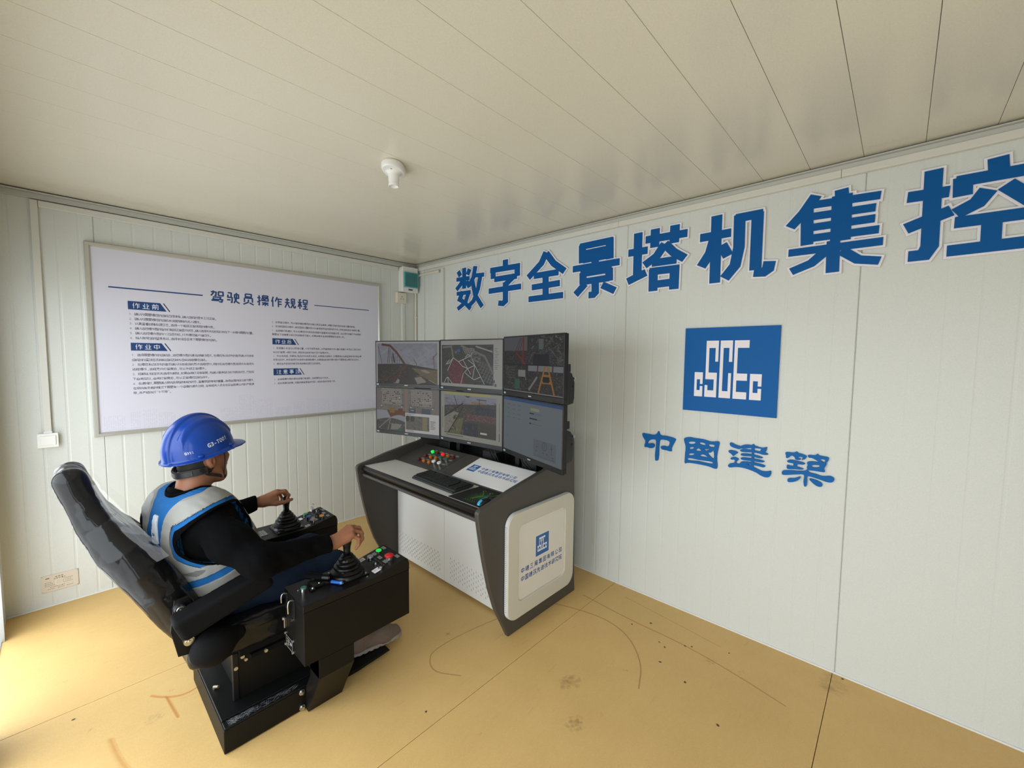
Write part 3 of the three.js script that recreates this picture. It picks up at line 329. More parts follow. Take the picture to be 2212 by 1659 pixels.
// ---------- what hangs on the walls ----------
// sign characters: centre lines of the strokes in millimetres from the lower left corner of each character
const BIG = {
  数: '74 403 106 356 / 162 425 163 230 / 241 404 211 355 / 50 326 239 321 / 139 310 109 274 48 230 / 195 296 239 238 / 54 190 254 189 / 139 205 97 131 170 98 254 34 / 228 189 181 97 67 43 / 321 420 296 322 228 247 / 317 335 438 329 / 391 333 359 211 298 103 217 52 / 279 294 320 154 415 42',
  字: '236 423 237 357 / 50 353 406 348 / 86 356 87 277 / 375 366 377 267 / 103 269 372 268 / 344 275 239 210 / 239 231 241 70 211 50 156 57 / 33 172 420 176',
  全: '234 415 186 336 50 239 / 235 406 309 319 416 245 / 111 244 358 245 / 91 154 372 160 / 57 61 405 65 / 231 253 235 66',
  景: '123 415 126 284 / 349 425 353 281 / 101 404 373 406 / 130 349 349 352 / 131 303 351 308 / 232 301 238 260 / 43 248 430 250 / 133 212 135 128 / 350 216 353 128 / 112 203 370 208 / 135 145 352 149 / 239 149 242 59 225 43 187 43 / 155 129 72 57 / 298 105 400 55',
  塔: '46 296 182 296 / 113 419 114 132 / 45 106 175 152 / 167 363 437 359 / 231 423 230 306 / 359 422 357 313 / 297 316 245 246 164 200 / 297 316 358 253 427 207 / 216 207 376 206 / 226 167 228 25 / 366 163 365 24 / 200 153 395 150 / 228 67 364 69',
  机: '45 313 216 314 / 135 427 138 36 / 127 298 105 214 57 141 / 169 252 206 183 / 258 406 261 224 245 124 191 56 / 237 389 374 388 / 349 397 350 85 / 343 71 391 67 412 83 418 123',
  集: '151 425 103 350 45 285 / 116 369 123 182 / 253 430 259 369 / 128 381 402 366 / 140 322 387 313 / 142 267 387 262 / 121 213 404 208 / 257 402 260 180 / 44 152 421 150 / 233 185 236 28 / 204 138 146 85 60 53 / 267 131 333 77 414 60',
  控: '35 331 169 325 / 115 431 119 100 102 64 51 64 / 37 191 179 242 / 302 429 307 374 / 186 360 421 357 / 206 375 209 296 / 407 367 409 302 / 282 305 253 257 193 225 / 330 313 407 230 / 191 187 409 184 / 299 183 301 70 / 174 69 433 71',
};
// brush-style characters: outlines (and holes after a bar) in millimetres
const CALLIGRAPHY = {
  中: '24 168 54 169 109 169 127 183 136 198 149 174 189 172 235 166 250 159 247 147 235 121 225 95 226 77 193 78 159 82 154 98 176 105 203 106 212 133 206 141 152 142 145 132 139 5 130 -2 119 1 121 125 116 137 84 132 70 121 63 104 85 109 105 109 112 96 105 82 80 75 57 79 44 76 41 91 47 117 28 146',
  國: '34 173 63 185 94 184 149 183 197 176 235 183 241 176 238 149 230 91 234 19 225 14 188 21 122 24 61 21 44 14 42 59 44 124 35 152 | 59 148 72 157 103 159 101 151 67 142 | 124 157 139 162 162 157 160 149 134 150 | 180 154 214 157 213 146 185 145 | 65 111 79 124 96 124 85 113 | 107 107 119 121 127 122 139 111 125 107 | 150 128 163 123 186 129 176 121 165 115 | 63 71 72 82 101 85 84 73 | 131 77 147 88 161 88 177 78 153 76 | 178 104 195 108 209 124 213 73 202 78 | 57 44 68 52 132 51 208 51 210 44 197 40 122 43 60 39',
  建: '38 180 45 187 75 176 96 172 93 155 76 156 46 164 / 33 136 47 142 76 138 84 133 72 120 60 109 50 119 37 127 / 46 91 53 100 68 104 85 100 90 93 79 79 76 65 65 64 71 83 64 89 54 86 / 34 46 43 60 69 69 94 69 103 82 113 77 152 69 185 57 213 49 240 53 253 58 256 45 248 23 232 17 209 21 186 33 148 44 109 49 75 46 43 38 / 152 184 160 195 168 188 166 141 166 59 156 57 156 139 / 93 168 118 185 165 187 207 181 229 188 228 178 219 169 205 173 161 173 100 160 / 205 177 229 183 215 147 198 151 / 95 150 110 158 166 160 208 156 233 153 236 147 213 142 190 146 162 147 101 142 / 99 127 111 133 163 135 205 129 212 124 196 119 159 123 104 119 / 100 104 109 109 159 112 205 110 221 105 211 98 164 97 105 96 / 101 80 113 86 165 90 211 86 225 81 221 72 193 73 161 75 108 74',
  築: '48 171 54 176 85 178 98 186 106 180 126 176 142 170 142 159 132 148 123 146 127 158 115 160 104 154 118 150 116 143 95 143 91 153 78 161 62 145 53 144 51 157 / 148 173 155 177 180 180 190 189 196 182 221 180 237 177 237 165 230 151 220 147 224 161 210 164 202 158 216 150 200 146 188 153 175 160 163 163 155 162 / 58 128 70 137 112 135 138 129 135 122 105 119 71 120 60 122 / 91 128 103 127 100 98 88 98 / 58 89 59 106 72 105 97 105 122 102 133 98 126 93 94 89 64 85 / 147 136 160 144 196 146 229 147 226 129 221 116 224 99 206 97 178 97 154 97 147 109 150 122 | 166 121 175 127 201 129 199 121 173 115 / 36 58 41 71 65 78 123 85 144 93 150 101 157 86 187 82 215 76 249 83 263 75 264 62 255 51 235 49 204 56 172 62 153 62 152 36 149 7 142 5 136 32 136 67 99 61 57 50 40 49 / 64 21 67 33 96 41 121 54 119 41 101 24 80 15 68 14 / 162 52 181 52 204 45 217 35 216 22 206 17 190 21 173 34 163 44',
};
// a stroke of the sign as a plate: half widths for upright (wv) and level (wh) runs, pushed from d0 to d1 off the wall
function plate(pts, wv, wh, d0, d1, z0, y0, round = 0) {
  const off = pts.map((p, i) => {
    const n = [];
    for (const [a, b] of [[pts[i - 1], p], [p, pts[i + 1]]]) if (a && b) { const L = Math.hypot(b[0] - a[0], b[1] - a[1]); n.push([-(b[1] - a[1]) / L, (b[0] - a[0]) / L]); }
    let [x, y] = n.length > 1 ? [n[0][0] + n[1][0], n[0][1] + n[1][1]] : n[0];
    const L = Math.hypot(x, y) || 1; x /= L; y /= L;
    const k = n.length > 1 ? 1 / Math.max(0.62, x * n[0][0] + y * n[0][1]) : 1;
    return [x * wv * k, y * wh * k];
  });
  const e = (i, j) => { const L = Math.hypot(pts[i][0] - pts[j][0], pts[i][1] - pts[j][1]); return [(pts[i][0] - pts[j][0]) / L * round, (pts[i][1] - pts[j][1]) / L * round]; };
  const n = pts.length, [ax, ay] = e(0, 1), [bx_, by] = e(n - 1, n - 2), P = [];
  for (let i = 0; i < n; i++) P.push([pts[i][0] + off[i][0] + (i === 0 ? ax : i === n - 1 ? bx_ : 0), pts[i][1] + off[i][1] + (i === 0 ? ay : i === n - 1 ? by : 0)]);
  for (let i = n - 1; i >= 0; i--) P.push([pts[i][0] - off[i][0] + (i === 0 ? ax : i === n - 1 ? bx_ : 0), pts[i][1] - off[i][1] + (i === 0 ? ay : i === n - 1 ? by : 0)]);
  const g = extrude(P, d0, d1, 'z', 0);                      // u = along the wall, v = up, depth off the wall
  g.applyMatrix4(new THREE.Matrix4().makeBasis(V(0, 0, 1), V(0, 1, 0), V(-1, 0, 0)));
  return g.translate(0, y0, z0);
}
const strokesOf = (s) => s.split('/').map((t) => { const n = t.trim().split(' ').map(Number), p = []; for (let i = 0; i < n.length; i += 2) p.push([n[i] / 1000, n[i + 1] / 1000]); return p; });
const signBlue = phys(0x05579b, 0.5, { specularIntensity: 0.35 }), signWhite = mat(0xf0ebf1, 0.5), chinaBlue = phys(0x1063ab, 0.5, { specularIntensity: 0.35 });
const ORDER = ['first from the left, the smallest looking and densest', 'second from the left, a roof over a hook', 'third from the left, a peak over three bars', 'fourth from the left, above the right monitor', 'fifth from the left, a small box at its foot', 'sixth from the left, a hooked leg on its right', 'seventh from the left, on the wall panel joint', 'rightmost, cut off by the picture edge'];
const BIGZ = [0.65, 1.12, 1.57, 2.02, 2.47, 2.94, 3.4, 3.86];
Object.keys(BIG).forEach((ch, i) => {
  const t = thing('sign_character', 'blue white-edged sign letter, ' + ORDER[i], 'sign letter', [-0.001, 2.04, BIGZ[i]], 'large blue letters along the top of the right wall');
  const st = strokesOf(BIG[ch]), dense = '数集'.includes(ch), wv = dense ? (ch === '数' ? 0.026 : 0.027) : 0.0295, wh = dense ? 0.0185 : 0.0235;
  const heavy = ch === '集' ? { 7: 1.5 } : {};
  part(t, 'backing', st.map((p, k) => plate(p, (wv + 0.0095) * (heavy[k] ?? 1), wh + 0.0095, 0.003, 0.0125 + k * 0.00004, BIGZ[i], 2.04, 0.0095)), signWhite, 'white edge behind the letter');
  part(t, 'face', st.map((p, k) => plate(p, wv * (heavy[k] ?? 1), wh, 0.0128, 0.0175 + k * 0.00004, BIGZ[i], 2.04, 0)), signBlue);
});
const CALZ = [2.63, 2.9, 3.16, 3.43], CALL = ['first, a box pierced by an upright', 'second, a full square frame', 'third, with a long sweeping foot', 'last, over two loose dots'];
Object.keys(CALLIGRAPHY).forEach((ch, i) => {
  const t = thing('calligraphy_character', 'blue brush-style letter below the logo plate, ' + CALL[i], 'sign letter', [-0.001, 0.95, CALZ[i]], 'brush-style letters below the square logo');
  const ringOf = (s) => { const q = strokesOf(s)[0].map(([a, b]) => V(a, b, 0)); return new THREE.CatmullRomCurve3(q, true, 'centripetal').getPoints(q.length * 3).slice(0, -1).map((v) => [v.x, v.y]); };
  part(t, 'face', CALLIGRAPHY[ch].split('/').map((s, k) => { const [o, ...h] = s.split('|').map(ringOf); return extrude(o, 0.002, 0.0105 + k * 0.00005, 'z', 0, h).applyMatrix4(new THREE.Matrix4().makeBasis(V(0, 0, 1), V(0, 1, 0), V(-1, 0, 0))).translate(0, 0.95, CALZ[i]); }), chinaBlue);
});
// square logo plate: blue panel with the block-letter emblem
const EMBLEM = [[[13, 20], [13, 49], [22.5, 49], [22.5, 35], [19.5, 35], [19.5, 40.5], [15.8, 40.5], [15.8, 27.5], [19.5, 27.5], [19.5, 32.5], [22.5, 32.5], [22.5, 20]],
  [[25, 20], [25, 34], [28.2, 34], [28.2, 28], [35, 28], [35, 41], [25.5, 41], [25.5, 86.5], [39, 86.5], [39, 62], [35.8, 62], [35.8, 78], [28.8, 78], [28.8, 49], [38.2, 49], [38.2, 20]],
  [[41, 20], [41, 86.5], [54, 86.5], [54, 62], [50.6, 62], [50.6, 78], [44.4, 78], [44.4, 28], [50.4, 28], [50.4, 49], [53.4, 49], [53.4, 20]],
  [[56, 20], [56, 86.5], [71, 86.5], [71, 78], [59.4, 78], [59.4, 49], [70, 49], [70, 41], [59.2, 41], [59.2, 28], [70, 28], [70, 20]],
  [[73, 20], [73, 49], [84.5, 49], [84.5, 35.4], [81, 35.4], [81, 41], [76.2, 41], [76.2, 28], [81, 28], [81, 32.8], [84.5, 32.8], [84.5, 20]]];
{
  const t = thing('logo_plate', 'square blue plate with white block-letter emblem on the right wall', 'sign', [-0.001, 1.305, 2.918]);
  const S = 0.509, fit = (g) => g.applyMatrix4(new THREE.Matrix4().makeBasis(V(0, 0, 1), V(0, 1, 0), V(-1, 0, 0))).translate(-0.0005, 1.305, 2.918);
  part(t, 'panel', fit(extrude([[0, 0], [S, 0], [S, S], [0, S]], 0, 0.012, 'z', 0.001)), phys(0x0d5fa8, 0.5, { specularIntensity: 0.35 }));
  for (const L of EMBLEM) part(t, 'block_letter', fit(extrude(L.map(([x, y]) => [(x / 100) * S, (y / 100) * S - 0.01]), 0.0118, 0.0145, 'z')), signWhite);
}
function emblem(g, x, y, s, blue = '#1a5fa8', white = '#eef0f4') { g.fillStyle = blue; g.fillRect(x, y, s, s); g.fillStyle = white; for (const L of EMBLEM) { g.beginPath(); L.forEach(([u, v], i) => (i ? g.lineTo(x + (u / 100) * s, y + s - (v / 100) * s) : g.moveTo(x + (u / 100) * s, y + s - (v / 100) * s))); g.fill(); } }

// notice board with the operating rules
{
  const t = thing('notice_board', 'large white notice board of operating rules in an aluminium frame', 'notice board', [-1.49, 1.062, 0]);
  const X0 = -2.54, X1 = -0.44, Y0 = 1.062, Y1 = 2.345, F = 0.03, D = 0.026, frame = mat(0xc4c2b8, 0.36, 0.55);
  const rail = (a, b) => { const [x0, y0] = a, [x1, y1] = b, L = Math.hypot(x1 - x0, y1 - y0), g = extrude([[0, 0.002], [0.006, D], [F - 0.008, D], [F, 0.014], [F, 0]], 0, L, 'z'); const p = g.attributes.position; for (let i = 0; i < p.count; i++) if (p.getX(i) > 0) { const q = p.getZ(i), m = p.getX(i); p.setZ(i, q < L / 2 ? q + m : q - m); } g.computeVertexNormals(); const d = V((x1 - x0) / L, (y1 - y0) / L, 0), u = V(-d.y, d.x, 0); g.applyMatrix4(new THREE.Matrix4().makeBasis(u, V(0, 0, 1), d)); return g.translate(x0, y0, 0.001); };
  for (const [a, b] of [[[X0, Y0], [X1, Y0]], [[X1, Y0], [X1, Y1]], [[X1, Y1], [X0, Y1]], [[X0, Y1], [X0, Y0]]]) part(t, 'frame_rail', rail(a, b), frame);
  const W = 2048, H = 1230, [c, g] = canvas(W, H), k = W / 2.04;
  g.fillStyle = '#d6d5e2'; g.fillRect(0, 0, W, H);
  const q = (mm) => (mm / 1000) * k, navy = '#1b3f78';
  g.fillStyle = navy; g.fillRect(q(76), q(246), q(515), q(9)); g.fillRect(q(1415), q(243), q(528), q(7));
  [...'驾驶员操作规程'].forEach((ch, i) => textRun(g, ch, q(640 + 105.4 * i), q(204), q(105), q(88), q(10.4), navy));
  const head = (s, x, y, w, h) => { g.fillStyle = navy; g.beginPath(); g.moveTo(q(x), q(y)); g.lineTo(q(x + w), q(y)); g.lineTo(q(x + w + h * 0.6), q(y + h)); g.lineTo(q(x), q(y + h)); g.fill(); g.lineWidth = q(6); g.strokeStyle = '#14284a'; g.beginPath(); g.moveTo(q(x + w + 18), q(y)); g.lineTo(q(x + w + 18 + h * 0.6), q(y + h)); g.stroke(); textRun(g, s, q(x + 24), q(y + h * 0.16), q(h * 0.88), q(h * 0.7), q(3.4), '#f1f2f8'); };
  head('作业前', 168, 334, 172, 57); head('作业中', 173, 620, 165, 54); head('作业后', 1063, 555, 160, 52); head('注意事项', 1065, 812, 196, 57);
  const line = (s, x, y, w, size, col = '#5a5666') => { let u = 0; for (const ch of s) u += /[0-9A-Za-z. /“”>-]/.test(ch) ? 0.45 : /[，。、]/.test(ch) ? 0.62 : 1; const p = w / u; textRun(g, s, q(x), q(y - size / 2), q(p), q(size), q(2.1), col); };
  [['1. 确认所需要操控的塔机已经供电，确认塔机的基本工况正常。', 422, 498], ['2. 确认所需要操控的塔机本地驾驶舱内无人操作。', 455, 400], ['3. 认真查看故障处理日志，选择一个能够正常使用的操作台。', 487, 485], ['4. 确认远控操作台的指示灯能够正常显示状态，确认选择开关在和按钮处在下一步操作需要的位置。', 520, 748], ['5. 确认远控操作台的PC已经开机，打开操控客户端软件。', 553, 451], ['6. 输入账号密码登录系统，选择本项目目录下需要操控的塔机。', 586, 499]].forEach(([s, y, w]) => line(s, 171, y, w, 18.5));
  [['1. 选择需要操作的塔机后，远控操作台的通讯故障灯熄灭，在操控系统软件的首页确认所连接', 705, 741], ['塔机的所属项目名称和塔机名称为目标远程操控塔机。', 739, 429], ['2. 在操控系统软件的首页确认所连接塔机允许远程控制，同时将远控操作台选择开关选择为', 771, 742], ['远程操作，远程允许灯常亮后，可以开始正常操作。', 804, 425], ['3. 将解锁/锁定开关选择为解锁，如果合闸灯没有常亮，先确认急停按钮处于释放状态，然后按', 837, 740], ['下合闸按钮，合闸灯常亮后，可以正常操控塔机动作。', 871, 440], ['4. 在起钩时，需要确认吊钩及吊装物体的状态，查看吊装物体的重量，选择合理的档位进行操作，', 904, 742], ['在吊钩有负载的情况下需要有一个缓慢的起升过程，当有相关人员处在安全距离以内时严禁起', 937, 742], ['吊，并严格执行“十不吊”。', 969, 205]].forEach(([s, y, w]) => line(s, 174, y, w, 18.5));
  [['5. 在吊装过程中，可以借助辅助操控的功能记录安全高度，频繁切换的目的地等位置的数值。', 419, 738], ['6. 在塔机回转过程中，根据回转位置的百分比去提选择适的回转的方向，避免塔机旋转到极限位置。', 453, 790], ['7. 当故障灯亮起时，可以在操控软件的实时报警中查看具体的报警信息，当出现制动器打开故障等', 490, 790], ['需要按下故障复位按钮对故障进行确认，如果故障无法消除需要联系维保人员。', 522, 634]].forEach(([s, y, w]) => line(s, 1062, y, w, 17));
  [['1. 将变幅小车定位到充电位置，小车开始充电后，从充管视频中可以看到变幅小车充的三色灯的灯', 638, 788], ['为红灯常亮->绿灯闪烁，同时机动如时和灯定于常亮状态。', 673, 480], ['2. 作业完成后，将解锁/锁定开关选择为锁定，如果是正常离开，则需要退出当前登录账号并退出操', 705, 789], ['控系统软件，并将选择开关选择为驾驶舱操作，如果是临时离开操作台则不需要退出操控系统软件。', 737, 774], ['3. 根据当天的实际情况完成故障处理日志的填写。', 771, 400]].forEach(([s, y, w]) => line(s, 1065, y, w, 17));
  [['1. 当远程操作台的通讯故障灯亮起时，远程操控命令无效。', 904, 468], ['2. 当出现通讯故障，设备故障等异常状态时，请及时联系维保人员。', 938, 532]].forEach(([s, y, w]) => line(s, 1067, y, w, 17));
  const r = rngOf(5); g.fillStyle = 'rgba(128,132,176,0.24)';                        // printed dotted skyline along the foot of the sheet
  for (let x = 20; x < 2020;) { const w = 40 + r() * 90, h = 40 + r() * 160 * (0.4 + 0.6 * Math.abs(Math.sin(x / 170))); for (let a = 0; a < w; a += 11) for (let b = 0; b < h; b += 9) if (r() > 0.22) g.fillRect(q(x + a), q(1210 - b), q(5), q(4)); x += w + r() * 40; }
  part(t, 'board', bx(X0 + 0.02, X1 - 0.02, Y0 + 0.02, Y1 - 0.02, 0.001, 0.0125), mat(0xd6d5e0, 0.5));
  part(t, 'printed_sheet', quad(V(X0 + F, Y1 - F, 0.0132), V(X1 - F, Y1 - F, 0.0132), V(X1 - F, Y0 + F, 0.0132), V(X0 + F, Y0 + F, 0.0132)), mat(0xffffff, 0.42, 0, { map: tex(c) }));
}

// cable trunking, switch, breaker box, socket, conduits
const pvc = mat(0xd8d7cf, 0.42), switchWhite = mat(0xeeeeea, 0.35), creamPlastic = mat(0xded7c4, 0.45);
{
  const t = thing('cable_trunking', 'white cable trunking along the wall top turning down to the switch', 'cable trunking', [-2.74, 1.14, 0]);
  part(t, 'cover', bx(-2.725, -0.235, 2.508, 2.545, 0.0005, 0.024, 0.003), pvc); part(t, 'cover', bx(-2.76, -2.727, 1.13, 2.545, 0.0005, 0.024, 0.003), pvc);
  const s = thing('light_switch', 'white rocker light switch at the foot of the trunking', 'switch', [-2.745, 1.03, 0]);
  part(s, 'back_box', bx(-2.788, -2.702, 1.033, 1.118, 0.0005, 0.03, 0.005), switchWhite); part(s, 'face_plate', bx(-2.79, -2.7, 1.031, 1.12, 0.03, 0.037, 0.003), switchWhite); part(s, 'rocker', bx(-2.779, -2.711, 1.047, 1.105, 0.036, 0.043, 0.003), switchWhite); part(s, 'cable_entry', bx(-2.762, -2.725, 1.118, 1.132, 0.001, 0.026, 0.003), switchWhite);
  const b = thing('breaker_box', 'small white breaker box with tinted teal window in the corner', 'breaker box', [-0.13, 2.28, 0]);
  part(b, 'case', bx(-0.224, -0.045, 2.29, 2.545, 0.0005, 0.075, 0.008), whiteMat); part(b, 'front_cover', bx(-0.228, -0.041, 2.286, 2.549, 0.075, 0.092, 0.006), whiteMat);
  part(b, 'recess', bx(-0.207, -0.058, 2.345, 2.485, 0.09, 0.0935), mat(0x2f6f74, 0.5));
  for (const x of [-0.182, -0.16]) part(b, 'breaker', [bx(x, x + 0.017, 2.395, 2.455, 0.0935, 0.101, 0.002), bx(x + 0.005, x + 0.012, 2.42, 2.436, 0.101, 0.107, 0.001)], mat(0x31383a, 0.5));
  part(b, 'window_cover', bx(-0.212, -0.053, 2.34, 2.49, 0.108, 0.1105, 0.001), new THREE.MeshPhysicalMaterial({ color: 0x5fb9bd, roughness: 0.12, transmission: 0.65, thickness: 0 }));
  part(b, 'window_rim', [bx(-0.216, -0.049, 2.485, 2.492, 0.09, 0.111), bx(-0.216, -0.049, 2.337, 2.344, 0.09, 0.111), bx(-0.216, -0.208, 2.344, 2.485, 0.09, 0.111), bx(-0.057, -0.049, 2.344, 2.485, 0.09, 0.111)], mat(0x5da9ae, 0.4)); part(b, 'badge', bx(-0.16, -0.11, 2.306, 2.322, 0.0915, 0.0935), mat(0x5a5a58, 0.5));
  const o = thing('wall_socket', 'cream wall socket with three pin slots below the breaker box', 'socket', [-0.21, 2.17, 0]);
  part(o, 'case', bx(-0.262, -0.15, 2.172, 2.283, 0.0005, 0.04, 0.005), creamPlastic); part(o, 'face_plate', bx(-0.258, -0.154, 2.176, 2.279, 0.04, 0.043, 0.002), creamPlastic);
  part(o, 'pin_slot', [bx(-0.209, -0.203, 2.232, 2.247, 0.0425, 0.0438), bx(-0.222, -0.217, 2.21, 2.223, 0.0425, 0.0438).rotateZ(0), bx(-0.195, -0.19, 2.21, 2.223, 0.0425, 0.0438)], mat(0x4a463e, 0.7));
  one('cable_duct', [bx(-0.192, -0.158, 0.02, 2.286, 0.0005, 0.021, 0.003)], pvc, 'narrow cream cable duct running down below the wall socket', 'cable duct');
  const c = thing('conduit_pipe', 'thin cream conduit pipe bending along the corner and wall top', 'conduit', [-0.03, 0.05, 0.03]);
  part(c, 'pipe', tube([[-0.028, 0.06, 0.03], [-0.028, 1.2, 0.03], [-0.028, 2.36, 0.03], [-0.028, 2.43, 0.034], [-0.024, 2.475, 0.07], [-0.022, 2.482, 0.14], [-0.022, 2.482, 0.44]], 0.0115, 60, 10), creamPlastic);
  for (const p of [[-0.028, 2.03, 0.03, 0], [-0.028, 1.1, 0.03, 0], [-0.022, 2.482, 0.4, 1]]) part(c, 'clip', p[3] ? [cyl(V(p[0], p[1], p[2]), V(p[0], p[1], p[2] + 0.03), 0.0155, 0.0155, 14), ball(V(-0.012, 2.482, 0.385), 0.006)] : [cyl(V(p[0], p[1], p[2]), V(p[0], p[1] + 0.018, p[2]), 0.0155, 0.0155, 14), ball(V(p[0] - 0.014, p[1] + 0.009, p[2] + 0.008), 0.006), ball(V(p[0] + 0.016, p[1] + 0.009, p[2] + 0.008), 0.006)], creamPlastic);
  one('wall_duct', [bx(-0.026, 0, 0.02, 2.5, 0.462, 0.502, 0.003)], pvc, 'upright cream duct on the right wall left of the letters', 'cable duct');
}
{
  const [c, g] = canvas(512, 330), r = rngOf(31);                                     // framed certificate plate low on the wall
  g.fillStyle = '#d9cfc0'; g.fillRect(0, 0, 512, 330); g.fillStyle = '#3a3a40'; g.fillRect(52, 40, 56, 16);
  textRun(g, '合格证', 190, 28, 42, 30, 4, '#6a6258'); textRun(g, '产品质量检', 170, 70, 36, 26, 3.2, '#6a6258');
  g.strokeStyle = 'rgba(255,255,255,0.5)'; g.lineWidth = 10; g.beginPath(); g.arc(256, 165, 66, 0, 6.3); g.stroke();
  for (const [x, y, n] of [[40, 130, 4], [300, 112, 6], [40, 165, 5], [300, 150, 5], [40, 200, 6], [300, 190, 6], [110, 240, 9], [80, 278, 4], [220, 278, 4], [350, 278, 4]]) textRun(g, '确所名称编号位置日期安全'.slice(0, n), x, y, 24, 18, 2.2, '#75695c');
  const t = thing('certificate_plate', 'small cream certificate plate under clear cover low on the wall', 'plate', [-2.73, 0.1, 0]);
  part(t, 'board', bx(-2.815, -2.65, 0.098, 0.206, 0.0005, 0.006, 0.001), mat(0xd9cfc0, 0.5)); part(t, 'print', quad(V(-2.811, 0.202, 0.0066), V(-2.654, 0.202, 0.0066), V(-2.654, 0.102, 0.0066), V(-2.811, 0.102, 0.0066)), mat(0xffffff, 0.3, 0, { map: tex(c) }));
  for (const [x, y] of [[-2.81, 0.201], [-2.655, 0.201], [-2.81, 0.103], [-2.655, 0.103]]) part(t, 'screw', cyl(V(x, y, 0.005), V(x, y, 0.0095), 0.004, 0.003, 10), mat(0xc9c9c9, 0.3, 0.9));
}
{
  const p = V(-1.47, 2.6, 1.954), t = thing('lamp_holder', 'white empty ceiling lamp holder with a round threaded socket', 'lamp holder', [p.x, p.y, p.z]);
  const arms = new THREE.Shape(), N = 96; for (let i = 0; i < N; i++) { const a = (i / N) * Math.PI * 2, r = 0.052 + 0.026 * Math.pow(Math.abs(Math.cos(a)), 2.2); i ? arms.lineTo(r * Math.cos(a), r * 0.92 * Math.sin(a)) : arms.moveTo(r, 0); }
  const base = new THREE.ExtrudeGeometry(arms, { depth: 0.012, bevelEnabled: true, bevelSize: 0.008, bevelThickness: 0.012, bevelSegments: 3 }).rotateX(Math.PI / 2).rotateY(0.75).translate(p.x, p.y - 0.012, p.z);
  part(t, 'base', base, switchWhite); part(t, 'collar', lathe([[0.045, -0.034], [0.034, -0.042], [0.028, -0.05], [0.0265, -0.075]], p), switchWhite);
  part(t, 'socket', lathe([[0.0265, -0.07], [0.0262, -0.082], [0.0245, -0.084], [0.0245, -0.092], [0.0262, -0.094], [0.0262, -0.106], [0.0225, -0.106], [0.0215, -0.078], [0, -0.076]], p), switchWhite);
  for (const s of [-1, 1]) part(t, 'screw_hole', cyl(V(p.x + s * 0.045 * Math.cos(0.75), p.y - 0.0365, p.z - s * 0.045 * Math.sin(0.75)), V(p.x + s * 0.045 * Math.cos(0.75), p.y - 0.0345, p.z - s * 0.045 * Math.sin(0.75)), 0.004, 0.004, 10), mat(0x4d4a45, 0.8));
}
